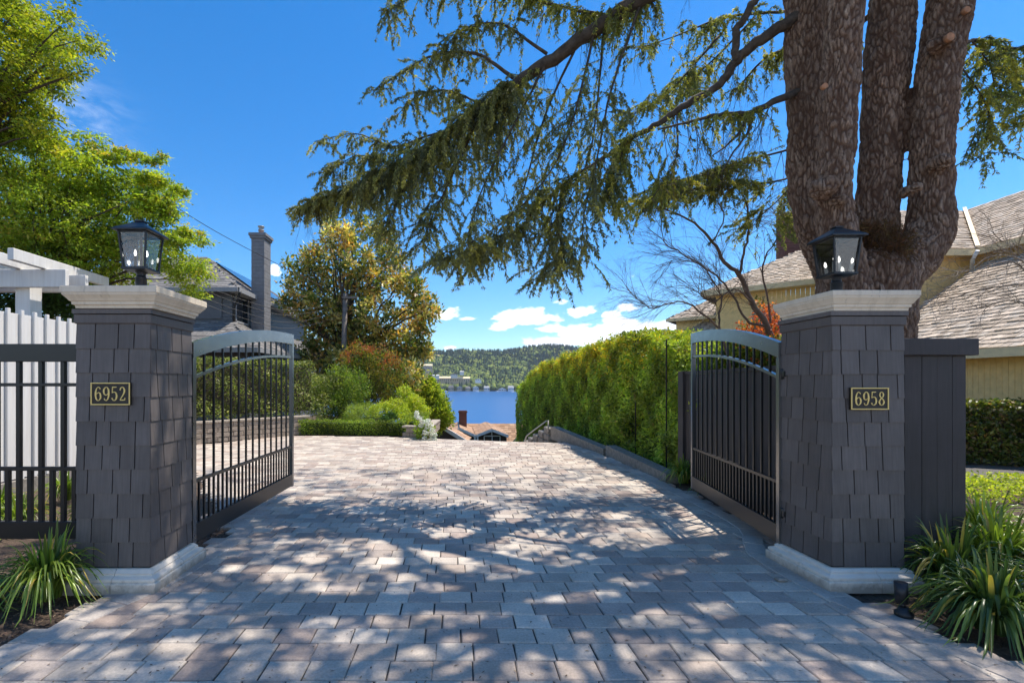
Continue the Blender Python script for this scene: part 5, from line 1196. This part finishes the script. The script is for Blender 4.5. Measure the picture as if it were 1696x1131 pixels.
leaves('foliage', pb([(20, 470, 45), (80, 490, 45), (130, 520, 40), (0, 520, 50)], 10.2, .3), 500, 14, .12, .09, .05, [(.03, .06, .015, 3), (.05, .09, .02, 2)], t)

# ------------------------------------------------------------------ magnolia
t = thing('magnolia_tree', (-5.2, 22, -.5), 'broad magnolia with bronze and glossy green leaves beyond the garden bed', 'tree')
mg = [(560, 395, 26), (600, 380, 20), (630, 392, 16), (525, 430, 26), (585, 430, 30), (645, 432, 26), (495, 470, 24), (550, 475, 30), (610, 470, 34), (672, 468, 26), (700, 500, 20), (512, 512, 26), (565, 520, 30), (625, 522, 32), (682, 530, 24), (535, 560, 30), (595, 568, 34), (655, 572, 32), (696, 580, 18), (520, 590, 24), (570, 600, 26), (640, 615, 30), (680, 620, 22), (485, 440, 12), (712, 518, 12), (545, 372, 10), (600, 640, 34), (660, 650, 30), (540, 640, 30), (700, 545, 14), (480, 500, 14)]
mpal = [(.08, .11, .03, 3), (.16, .18, .05, 3), (.32, .28, .09, 3), (.36, .22, .08, 2.4), (.52, .45, .22, 2), (.04, .06, .015, 1.4)]
_, cc = leaves('crown', pb(mg, 22, 1.0, .85), 2000, 15, .17, .22, .10, mpal, t, 'leaf_glossy', shell=.72, droop=-.3, updir=.3)
tk = MB().tube([(-5.2, 22, -2), P(568, 640, 22), P(572, 560, 22), P(585, 470, 22)], [.26, .22, .17, .1], 9)
branches(tk, P(572, 590, 22), [tuple(c) for c in cc[::30]], .09, wig=.05); tk.build('trunk', M['branch_bark'], t)

# ------------------------------------------------------------------ left garden
t = thing('clipped_hedge', (-7, 14, .6), 'clipped green hedge on top of the tan block retaining wall', 'hedge')
def hedge(t, p0, p1, th, z0, z1, n, pal, L=.07, name='foliage', m='leaf', Wd=.5, rough=.05, endz=None):
    a = np.array(p0); b = np.array(p1); s = rng.uniform(0, 1, n); v = rng.uniform(0, 1, n); side = rng.uniform(0, 1, n); d = (b-a)/np.linalg.norm(b-a); nn = np.array([d[1], -d[0]])
    top = side < .22; off = np.where(top, rng.uniform(-.5, .5, n)*th, -th/2+rng.exponential(.05, n)*1.0); back = (side > .9); off = np.where(back, th/2-rng.exponential(.05, n), off)
    xy = a+(b-a)*s[:, None]+nn[None, :]*off[:, None]*-1
    zt = z1(s) if callable(z1) else z1; zb = z0(s) if callable(z0) else z0; z = zb+(zt-zb)*np.where(top, 1-rng.exponential(.02, n), v)
    bump_ = rough*(np.sin(xy[:, 0]*5+z*6)+np.sin(xy[:, 1]*4.3-z*3.7+2)); xy += nn[None, :]*bump_[:, None]; z = z+rough*np.sin(s*60)*np.where(top, 1, 0)
    c = np.stack([xy[:, 0], xy[:, 1], z], 1)+rng.normal(size=(n, 3))*.02
    ax = unit(rng.normal(size=(n, 3))+np.array([0, 0, .2])); Ls = L*rng.uniform(.6, 1.35, n)
    clump = .75+.35*np.sin(c[:, 0]*3.1+c[:, 2]*2.7+1)*np.sin(c[:, 1]*2.3+c[:, 2]*3.3)+rng.uniform(-.15, .25, n)
    V, Fq, cv = leaf_arrays(c, ax, unit(rng.normal(size=(n, 3))+np.array([nn[0], nn[1], .8])), Ls, Ls*Wd, np.clip(palette(pal, n)*clump[:, None], .004, 1))
    return link_np(name, V, Fq, M[m], t, cv)
hp = [(.17, .22, .06, 4), (.12, .17, .04, 3), (.27, .30, .11, 2), (.42, .42, .26, 1)]
hedge(t, (-8.9, 12.0), (-5.0, 16.4), .7, .66, 2.42, 15000, hp, .075)
hedge(t, (-5.0, 16.4), (-3.9, 18.6), .7, .2, 1.95, 6000, hp, .075)
core = MB().box(-.25, .25, 0, 5.9, 0, 1.6); 
core = MB().bar((-8.9, 12.2, 1.5), (-5.1, 16.6, 1.5), .4, 1.5).build('twiggy_core', M['branch_bark'], t)
t = thing('box_hedge', (-3, 15.5, 0), 'low clipped box hedge edging the driveway', 'hedge')
bx = [(.16, .24, .035, 4), (.10, .16, .025, 3), (.26, .33, .05, 2)]
hedge(t, (-5.05, 15.7), (-1.5, 15.45), .55, .02, .47, 7000, bx, .05, rough=.03)
hedge(t, (-1.45, 15.4), (-1.05, 17.2), .5, .2, .62, 3000, bx, .05, rough=.03)
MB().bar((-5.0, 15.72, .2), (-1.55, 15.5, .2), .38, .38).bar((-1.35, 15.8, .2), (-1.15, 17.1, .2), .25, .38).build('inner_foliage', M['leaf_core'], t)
def shrub(name, loc, label, blobs, Y, ncl, per, sp_, L, Wd, pal, m='leaf', cat='shrub', flat=.8, droop=.2, ups=.6, shell=.6, jit=.4, st=True, grp=None):
    t = thing(name, loc, label, cat, grp); _, cc = leaves('foliage', pb(blobs, Y, jit, flat), ncl*2, per, sp_, L, Wd, pal, t, m, shell=shell, droop=droop, updir=ups)
    if st:
        z0 = float(terr(loc[0], loc[1])); branches(MB(), (loc[0], loc[1], z0-.05), [tuple(c) for c in cc[::max(1, len(cc)//14)]], .02).build('stem', M['branch_bark'], t)
    return t
lime = [(.27, .33, .04, 4), (.19, .26, .03, 3), (.36, .38, .06, 2)]
shrub('round_shrub', (-4.6, 17.3, 0), 'feathery green shrub at the end of the clipped hedge', [(555, 645, 34), (540, 670, 30), (575, 668, 30), (590, 645, 24), (560, 620, 20), (590, 625, 18), (520, 640, 20)], 17.3, 480, 14, .07, .07, .03, [(.10, .16, .03, 4), (.17, .22, .04, 3), (.05, .09, .02, 2)], droop=-.8)
shrub('red_tipped_shrub', (-4.0, 19.5, 0), 'upright green shrub with reddish orange tips in front of the magnolia trunk', [(600, 620, 36), (625, 600, 30), (590, 590, 22), (635, 640, 36), (615, 655, 36), (655, 615, 22), (575, 610, 18)], 19.5, 420, 14, .09, .09, .035, [(.10, .14, .03, 4), (.20, .16, .04, 3), (.06, .09, .02, 2)], droop=-.9)
shrub('red_shoots_shrub', (-4.1, 19.0, 0), 'tips of red new growth above the feathery shrubs', [(595, 578, 16), (575, 590, 10), (625, 580, 18), (650, 590, 12), (640, 600, 14), (660, 604, 10), (560, 596, 6)], 19.0, 75, 12, .07, .09, .03, [(.24, .07, .04, 3), (.24, .13, .05, 2), (.14, .16, .04, 3)], droop=-1.4, shell=.4)
shrub('lime_mound', (-2.9, 16.5, 0), 'rounded lime green mound behind the low box hedge', [(640, 682, 22), (655, 676, 20), (625, 684, 16), (668, 686, 14), (672, 695, 14)], 16.6, 300, 14, .05, .05, .028, lime, shell=.8)
shrub('feathery_mound', (-3.7, 16.6, 0), 'pale feathery green perennial mound left of the lime shrub', [(590, 686, 20), (605, 680, 18), (580, 692, 14), (618, 690, 14)], 16.6, 220, 16, .05, .07, .014, [(.20, .26, .07, 3), (.14, .2, .05, 2)], droop=-1.0)
shrub('dark_dwarf_shrub', (-3.2, 16.2, 0), 'small dark green dwarf shrub in the lime mound', [(648, 690, 9), (636, 694, 7)], 15.9, 110, 14, .03, .04, .02, [(.03, .07, .015, 3), (.05, .1, .02, 1)])
shrub('yellow_green_shrub', (-1.3, 17.5, 0), 'yellow green shrub behind the white hydrangea', [(690, 668, 14), (678, 660, 14), (700, 680, 12), (668, 648, 12), (685, 695, 14)], 17.5, 200, 14, .05, .06, .03, lime, st=False)
cb = [(712, 628, 5, 24), (708, 638, 10, 24), (714, 650, 16, 24), (704, 658, 16, 24), (722, 662, 17, 24), (700, 676, 20, 24), (722, 682, 22, 24), (690, 690, 20, 24), (733, 694, 16, 24), (742, 692, 9, 24), (690, 655, 12, 24), (735, 672, 9, 24), (682, 672, 12, 24), (712, 700, 22, 24)]
cb = [(q[0], q[1], q[2], 24+rnd.uniform(-.35, .35)) for q in cb]
shrub('cypress', (-1.2, 24, -1), 'cone shaped yellow green cypress beside the lake view', cb, 24, 900, 14, .10, .13, .06, [(.22, .29, .04, 4), (.33, .37, .05, 3), (.09, .14, .025, 2)], cat='tree', droop=-.9, shell=.75, flat=1.0, st=False)
MB().tube([(-1.25, 24.2, float(terr(-1.2, 24))-.2), P(710, 720, 24.2), P(711, 650, 24.2)], [.16, .12, .04], 8).build('trunk', M['branch_bark'], bpy.data.objects['cypress'])
# hydrangea
t = thing('white_hydrangea', (-.8, 14.3, 0), 'white flowering hydrangea spilling over the planter wall end', 'shrub')
leaves('foliage', pb([(702, 702, 12), (712, 713, 10), (700, 718, 11)], 14.4, .15), 90, 10, .05, .08, .05, [(.13, .19, .03, 3), (.2, .26, .04, 2)], t)
hp_ = [(705, 700), (690, 690), (713, 705), (695, 692), (700, 698), (709, 697), (707, 708), (716, 712), (712, 718), (720, 720), (703, 726), (714, 727), (720, 728), (697, 704), (704, 716), (690, 684)]
for x, y in hp_:
    leaves('flower_head', pb([(x, y, 3.9, 14.05+rnd.uniform(-.1, .1))], 14.5, .1, .9), 44, 5, .012, .028, .024, [(.50, .53, .56, 3), (.42, .50, .44, 1)], t, 'petal', shell=.9)

# ------------------------------------------------------------------ tall hedge on the right
SHOOTS = []
t = thing('tall_hedge', (4.4, 14, 0), 'tall bright green laurel bamboo hedge along the right edge of the driveway', 'hedge')
n = 120000; s = rng.uniform(0, 1, n)**1.25; Yh = 7.55+s*20.5; face = rng.uniform(0, 1, n)
HTOP = lambda y_: np.interp(y_, [7.5, 8.2, 9.0, 10.4, 12.5, 15, 20, 22.5, 28], [2.05, 2.2, 2.5, 2.76, 2.80, 2.74, 2.58, 2.45, 1.3])
top_ = HTOP(Yh)+.06*np.sin(Yh*1.9)+.05*np.sin(Yh*5.1+1)
base_ = terr(np.full(n, 3.2), Yh)*sstep(13, 15, Yh)-.02
v = rng.uniform(0, 1, n)**.85; Xf = 4.02+.05*np.sin(Yh*1.3+v*3)+.05*np.sin(Yh*2.3-v*11)+.04*np.sin(Yh*5+v*17)+.25*(1-v)*(Yh < 11)*.4-.30*sstep(18, 27, Yh)+.25*np.clip(v-.8, 0, 1)*2
X = np.where(face < .68, Xf+rng.exponential(.11, n), np.where(face < .84, Xf+rng.uniform(0, 1.2, n), Xf+1.2-rng.exponential(.08, n)))
Z = np.where((face >= .68) & (face < .84), top_-rng.exponential(.06, n)+rng.normal(size=n)*.05, base_+(top_-base_)*v)
Yv = Yh+rng.normal(size=n)*.05
ef = rng.uniform(0, 1, n) < .035; Yv = np.where(ef, 7.55+rng.exponential(.06, n), Yv); X = np.where(ef, 4.3+rng.uniform(0, 1.1, n), X); Z = np.where(ef, rng.uniform(.3, 2.45, n), Z)
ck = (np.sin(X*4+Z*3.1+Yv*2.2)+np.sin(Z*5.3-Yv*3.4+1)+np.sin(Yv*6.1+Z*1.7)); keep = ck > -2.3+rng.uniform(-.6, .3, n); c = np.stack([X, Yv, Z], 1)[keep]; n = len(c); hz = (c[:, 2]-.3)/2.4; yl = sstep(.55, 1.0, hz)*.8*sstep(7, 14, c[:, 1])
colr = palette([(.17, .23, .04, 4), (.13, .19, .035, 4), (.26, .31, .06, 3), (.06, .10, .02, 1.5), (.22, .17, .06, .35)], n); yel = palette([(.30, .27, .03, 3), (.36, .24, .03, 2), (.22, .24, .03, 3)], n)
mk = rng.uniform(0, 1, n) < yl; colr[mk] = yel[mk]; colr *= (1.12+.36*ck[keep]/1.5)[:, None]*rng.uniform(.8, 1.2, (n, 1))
Ls = .105*rng.uniform(.6, 1.3, n); Wr = np.where(c[:, 1] < 10, .36, .42)
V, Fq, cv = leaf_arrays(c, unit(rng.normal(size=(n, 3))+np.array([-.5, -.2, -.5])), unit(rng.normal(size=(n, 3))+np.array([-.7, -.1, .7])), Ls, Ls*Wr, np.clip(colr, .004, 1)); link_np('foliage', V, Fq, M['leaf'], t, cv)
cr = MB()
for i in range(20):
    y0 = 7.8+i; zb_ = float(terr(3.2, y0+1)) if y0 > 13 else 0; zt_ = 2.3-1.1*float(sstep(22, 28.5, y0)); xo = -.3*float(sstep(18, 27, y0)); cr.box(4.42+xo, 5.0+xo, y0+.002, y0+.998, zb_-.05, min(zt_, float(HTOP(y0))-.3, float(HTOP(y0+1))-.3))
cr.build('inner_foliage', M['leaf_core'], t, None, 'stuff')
for (cnt, L_) in ((300, .19),):      # loose shoots standing above the clipped top
    q0 = rng.uniform(7.7, 22, cnt)
    for yq in q0:
        xq = rnd.uniform(3.95, 4.9); zt_ = float(HTOP(yq))-.06; d_ = Vector((rnd.uniform(-.5, .3), rnd.uniform(-.3, .3), 1)); hh_ = rnd.uniform(.08, L_); 
        SHOOTS.append((xq, yq, zt_, d_, hh_))
cs_ = np.array([[q[0]+q[3].x*q[4]*f, q[1]+q[3].y*q[4]*f, q[2]+q[4]*f] for q in SHOOTS for f in np.linspace(0, 1, 16)])+rng.normal(size=(len(SHOOTS)*16, 3))*.03
V, Fq, cv = leaf_arrays(cs_, unit(rng.normal(size=cs_.shape)+np.array([0, 0, .5])), unit(rng.normal(size=cs_.shape)+np.array([0, 0, 1])), .09*rng.uniform(.6, 1.3, len(cs_)), .036*rng.uniform(.6, 1.3, len(cs_)), palette([(.22, .27, .03, 3), (.30, .27, .03, 1), (.15, .2, .03, 2)], len(cs_)))
link_np('new_shoots', V, Fq, M['leaf'], t, cv)
st_ = MB()
for i in range(70):
    y = 7.7+i*.29+rnd.uniform(-.1, .1); z0 = float(terr(3.2, y)) if y > 14 else 0; x = 4.35+rnd.uniform(-.12, .5)
    x -= .3*float(sstep(18, 27, y)); st_.tube([(x, y, z0-.1), (x+rnd.uniform(-.1, .1), y+rnd.uniform(-.1, .1), 1.2+min(0, z0*.5)), (x+rnd.uniform(-.15, .15), y+rnd.uniform(-.1, .1), 2.2 if y < 22 else 1.2)], [.018, .014, .006], 5)
st_.build('stem', M['branch_bark'], t, None, 'stuff')
for (px, Yp) in ((1095, 8.9), (1035, 10.6), (958, 14.8), (905, 19.5)):
    x = (px-CX)*Yp/F; z0 = float(terr(3.2, Yp)) if Yp > 14 else 0
    tt = MB().lathe((x+(.10 if px == 1095 else .24), Yp, z0), [(.014, 0), (.014, float(HTOP(Yp))+.02-z0), (.018, float(HTOP(Yp))+.025-z0), (.018, float(HTOP(Yp))+.04-z0), (.008, float(HTOP(Yp))+.05-z0)], 8).build('wire_post', M['dark_flash']); tag(tt, {1095: 'thin dark hedge support post nearest the gate', 1035: 'second thin dark hedge support post from the gate', 958: 'third thin dark hedge support post from the gate', 905: 'farthest thin dark hedge support post near the lake'}[px], 'post', 'support posts in the tall hedge')
# clipped hedge below the beige house
t = thing('laurel_hedge', (11, 9.5, 0), 'clipped dark laurel hedge in front of the beige siding', 'hedge')
hedge(t, (9.5, 10.4), (13.4, 9.1), .7, .02, 1.28, 12000, [(.06, .085, .018, 4), (.10, .12, .025, 3), (.17, .11, .05, 1.4), (.2, .2, .06, 1)], .085, m='leaf_glossy', Wd=.55)
MB().bar((13.4, 9.2, .6), (9.6, 10.45, .6), .35, 1.0).build('twiggy_core', M['branch_bark'], t)
# ground cover on the right (sunlit)
n = 15000; X = rng.uniform(4.9, 12, n); Y = rng.uniform(5.6, 8.2, n)+.12*np.sin(X*2); edge = (Y > 6.55-.12*(X-7)**1+.25*np.sin(X*1.7)); X = X[edge]; Y = Y[edge]; n = len(X)
Z = rng.uniform(.0, .12, n)+.04*np.sin(X*3)*np.sin(Y*4)+.03; V, Fq, cv = leaf_arrays(np.stack([X, Y, Z], 1), unit(rng.normal(size=(n, 3))), unit(rng.normal(size=(n, 3))+np.array([0, 0, 1.6])), .06*rng.uniform(.6, 1.4, n), .03*rng.uniform(.6, 1.4, n), palette(lime, n)*rng.uniform(.7, 1.2, (n, 1)))
tag(link_np('ground_cover', V, Fq, M['leaf'], None, cv), 'bright lime green ground cover between the mulch bed and the gravel path', 'ground cover', None, 'stuff')
for i, (x, y, rr_, lab) in enumerate(((4.7, 7.7, 1.0, 'green shrub growing behind the black board fence'), )):
    shrub('shaded_shrub', (5.6, 9.6, 0), 'dark green shrub behind the side fence and gate', [(1180, 640, 30), (1230, 640, 34), (1150, 620, 20)], 9.4, 300, 12, .10, .09, .04, [(.05, .08, .02, 3), (.09, .12, .03, 1)])

# ------------------------------------------------------------------ strap leaved plants
def strap(loc, R_, h, n, label, pal, grp, wd=.011, seed=0, z0=0.0):
    t = thing('strap_leaf_plant', (loc[0], loc[1], z0), label, 'plant', grp); ns = 7
    V = []; Fc = []; Cl = []; b = 0
    for i in range(n):
        a = rnd.uniform(0, 2*PI); q = rnd.random()**.6; L = h*rnd.uniform(.75, 1.25); lean = q*R_*rnd.uniform(.7, 1.15); r0 = rnd.random()*R_*.22
        bx_, by_ = loc[0]+math.cos(a)*r0, loc[1]+math.sin(a)*r0; w0_ = wd*rnd.uniform(.7, 1.25); tw = rnd.uniform(-.5, .5); base = np.array(rnd.choices(pal, [p[3] for p in pal])[0][:3])*rnd.uniform(.75, 1.25)
        yel_ = rnd.random() < .09; kink = rnd.uniform(.45, .8) if rnd.random() < .16 else 9
        a2 = a+rnd.uniform(-.25, .25)
        for j in range(ns+1):
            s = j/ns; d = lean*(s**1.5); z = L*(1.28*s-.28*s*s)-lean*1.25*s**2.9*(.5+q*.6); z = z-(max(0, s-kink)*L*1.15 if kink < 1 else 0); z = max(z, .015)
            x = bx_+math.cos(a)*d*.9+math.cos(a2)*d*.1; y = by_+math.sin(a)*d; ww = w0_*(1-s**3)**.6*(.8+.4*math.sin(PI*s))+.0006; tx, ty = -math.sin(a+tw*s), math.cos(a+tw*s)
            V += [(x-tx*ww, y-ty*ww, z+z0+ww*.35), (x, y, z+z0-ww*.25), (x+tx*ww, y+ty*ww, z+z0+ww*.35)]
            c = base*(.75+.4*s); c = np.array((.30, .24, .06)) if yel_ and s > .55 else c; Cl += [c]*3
        for j in range(ns):
            o = b+j*3; Fc += [(o, o+1, o+4, o+3), (o+1, o+2, o+5, o+4)]
        b += (ns+1)*3
    link_np('foliage', np.array(V), np.array(Fc), M['blade'], t, np.array(Cl), True); return t
sg = [(.11, .17, .03, 4), (.16, .23, .04, 3), (.07, .11, .022, 2)]; dgp = [(.045, .08, .025, 4), (.075, .12, .03, 3), (.12, .17, .04, 1.5)]
g1 = 'strap leaved plants in the left bed'; g2 = 'strap leaved plants in the right bed'; g3 = 'strap leaved plants behind the black iron fence'
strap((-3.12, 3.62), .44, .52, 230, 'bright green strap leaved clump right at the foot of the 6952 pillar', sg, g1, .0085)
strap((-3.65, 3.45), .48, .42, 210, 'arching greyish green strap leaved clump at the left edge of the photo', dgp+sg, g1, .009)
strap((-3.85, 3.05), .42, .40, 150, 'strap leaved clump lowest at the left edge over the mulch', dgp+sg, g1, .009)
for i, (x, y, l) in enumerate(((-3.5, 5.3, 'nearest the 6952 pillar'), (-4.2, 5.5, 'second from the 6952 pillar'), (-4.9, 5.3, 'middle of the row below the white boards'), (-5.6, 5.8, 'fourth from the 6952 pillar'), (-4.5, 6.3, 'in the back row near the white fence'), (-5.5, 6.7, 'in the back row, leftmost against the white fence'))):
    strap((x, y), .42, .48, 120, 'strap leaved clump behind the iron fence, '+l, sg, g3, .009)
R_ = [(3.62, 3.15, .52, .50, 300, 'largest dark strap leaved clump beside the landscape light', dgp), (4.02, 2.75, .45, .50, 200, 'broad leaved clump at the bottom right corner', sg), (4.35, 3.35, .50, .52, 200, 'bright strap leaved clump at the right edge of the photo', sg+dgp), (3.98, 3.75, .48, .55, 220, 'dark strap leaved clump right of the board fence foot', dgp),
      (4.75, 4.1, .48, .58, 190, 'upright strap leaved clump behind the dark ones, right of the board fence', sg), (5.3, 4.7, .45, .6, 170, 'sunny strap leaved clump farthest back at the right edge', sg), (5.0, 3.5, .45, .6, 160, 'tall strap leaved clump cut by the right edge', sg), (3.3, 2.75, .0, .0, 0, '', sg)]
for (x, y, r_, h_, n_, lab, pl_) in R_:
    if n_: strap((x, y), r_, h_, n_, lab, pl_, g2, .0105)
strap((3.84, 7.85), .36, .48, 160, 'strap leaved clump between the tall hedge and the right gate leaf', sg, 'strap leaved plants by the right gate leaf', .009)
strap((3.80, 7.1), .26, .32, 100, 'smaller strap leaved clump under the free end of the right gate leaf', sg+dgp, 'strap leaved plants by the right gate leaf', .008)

# landscape light
t = thing('landscape_light', (3.19, 3.28, 0), 'small black cylindrical landscape light in the right mulch bed', 'garden light'); m = M['lantern_metal']
q = G(1497, 1020); q = Vector((q.x, q.y, 0))
MB().lathe((q.x, q.y, 0), [(.05, 0), (.055, .01), (.055, .03), (.035, .045), (.03, .07)], 14).build('base', m, t)
MB().tube([(q.x, q.y, .06), (q.x-.012, q.y, .10)], .016, 10).build('knuckle', m, t)
MB().tube([(q.x-.015, q.y, .095), (q.x-.012, q.y+.01, .24)], [.037, .039], 16).build('lamp_head', m, t)
wloc  # utility pole and wires
t = thing('utility_pole', (-5, 24, -2), 'weathered wooden utility pole in front of the magnolia', 'utility pole')
pt = P(572, 486, 20.6); pbm = P(566, 700, 20.6); MB().tube([pbm-Vector((0, 0, 1)), pbm.lerp(pt, .5), pt], [.13, .115, .10], 10).build('pole', M['pole_wood'], t)
MB().bar(pt+Vector((-.1, -.12, -.2)), pt+Vector((.55, -.12, -.2)), .08, .1).build('crossarm', M['pole_wood'], t)
def wire(pts, r, lab):
    q, rr_ = smooth(pts, [r]*len(pts), 6); o = MB().tube(q, rr_, 5).build('overhead_cable', M['cable_rubber']); tag(o, lab, 'cable', 'overhead cables at the left')
wire([P(-30, 140, 9.5), P(75, 193, 10.5), P(240, 308, 13), P(360, 385, 16), P(500, 458, 19.5), P(571, 492, 20.6)], .011, 'long black overhead cable crossing the blue sky from the upper left')
for i, (ya, yb, lab) in enumerate(((462, 500, 'top one of the thin cables crossing the grey house wall'), (470, 505, 'second thin cable down crossing the grey house wall'), (482, 515, 'third thin cable down crossing the grey house wall'), (492, 522, 'lowest thin cable crossing the grey house wall'))):
    wire([P(310, ya, 16.5), P(400, ya+34, 17.6), P(480, ya+52, 18.8), P(571, yb, 20.6)], .008, lab)

# mulch chips and fallen leaves
def chips(name, pl, n, pal, lab, L=.028, z=0.0):
    xs = [p[0] for p in pl]; ys = [p[1] for p in pl]; pts = []
    while len(pts) < n:
        x, y = rnd.uniform(min(xs), max(xs)), rnd.uniform(min(ys), max(ys))
        if inpoly(x, y, pl) and not inpoly(x, y, poly): pts.append((x, y, z-.03+rnd.uniform(.006, .022)))
    c = np.array(pts); ax = unit(rng.normal(size=(n, 3))*np.array([1, 1, .25])); Ls = L*rng.uniform(.4, 1.5, n)
    V, Fq, cv = leaf_arrays(c, ax, unit(rng.normal(size=(n, 3))*.4+np.array([0, 0, 1])), Ls, Ls*.4, palette(pal, n)*rng.uniform(.6, 1.3, (n, 1)), .1); tag(link_np(name, V, Fq, M['bark_chip'], None, cv), lab, 'mulch', None, 'stuff')
cpw = [(.10, .06, .04, 4), (.17, .11, .07, 3), (.05, .03, .02, 3), (.26, .18, .12, 1)]
chips('bark_mulch', [(-4.6, 2.3), (-2.2, 3.0), (-2.2, 5.2), (-2.5, 5.6), (-3.1, 5.6), (-4.8, 4.2)], 9000, cpw, 'brown bark mulch in the left bed beside the pavers')
chips('bark_mulch', [(3.0, 2.2), (6.5, 2.2), (7.5, 6.4), (3.6, 6.6), (2.9, 4.6), (2.6, 3.2)], 13000, cpw, 'brown bark mulch in the right bed beside the pavers')
chips('bark_mulch', [(3.55, 6), (4.3, 6), (4.2, 15), (3.6, 15)], 2500, cpw, 'brown bark mulch under the tall hedge')
n = 2600; lx = rng.uniform(-3.4, 3.6, n); ly = 2.3+rng.uniform(0, 1, n)**1.4*9; ok_ = np.array([inpoly(a, b, poly) for a, b in zip(lx, ly)]); lx = lx[ok_]; ly = ly[ok_]; n = len(lx)
V, Fq, cv = leaf_arrays(np.stack([lx, ly, np.full(n, .0055)], 1), unit(np.stack([rng.normal(size=n), rng.normal(size=n), np.zeros(n)], 1)), np.tile(np.array([[0., 0, 1]]), (n, 1)), .022*rng.uniform(.4, 1.6, n), .006*rng.uniform(.4, 1.8, n), palette([(.16, .10, .06, 3), (.30, .22, .13, 2), (.08, .05, .03, 2)], n), .05)
tag(link_np('fallen_needles', V, Fq, M['bark_chip'], None, cv), 'scattered dry needles and leaf scraps lying on the pavers', 'leaf litter', None, 'stuff')
t = MB().bbox(2.72, 2.80, 3.93, 3.99, -.0, .03, .012)
t.build('pebble', M['curb_stone'])['label'] = 'small grey stone lying at the foot of the 6958 pillar base'
bpy.data.objects['pebble']['category'] = 'stone'
# air: thin even haze over the lake and the far hill
hm = bpy.data.materials.new('haze'); hm.use_nodes = True; hm.node_tree.nodes.clear(); k = NT(hm.node_tree)
pv = k.node('ShaderNodeVolumePrincipled'); pv.inputs['Color'].default_value = (.80, .88, 1.0, 1); pv.inputs['Density'].default_value = .00007; pv.inputs['Anisotropy'].default_value = .2
oo = k.node('ShaderNodeOutputMaterial'); hm.node_tree.links.new(pv.outputs[0], oo.inputs['Volume'])
tag(MB().box(-2700, 2700, -700, 3500, -260, 420).build('haze', hm), 'thin pale blue haze over the lake and far hill', None, None, 'stuff')
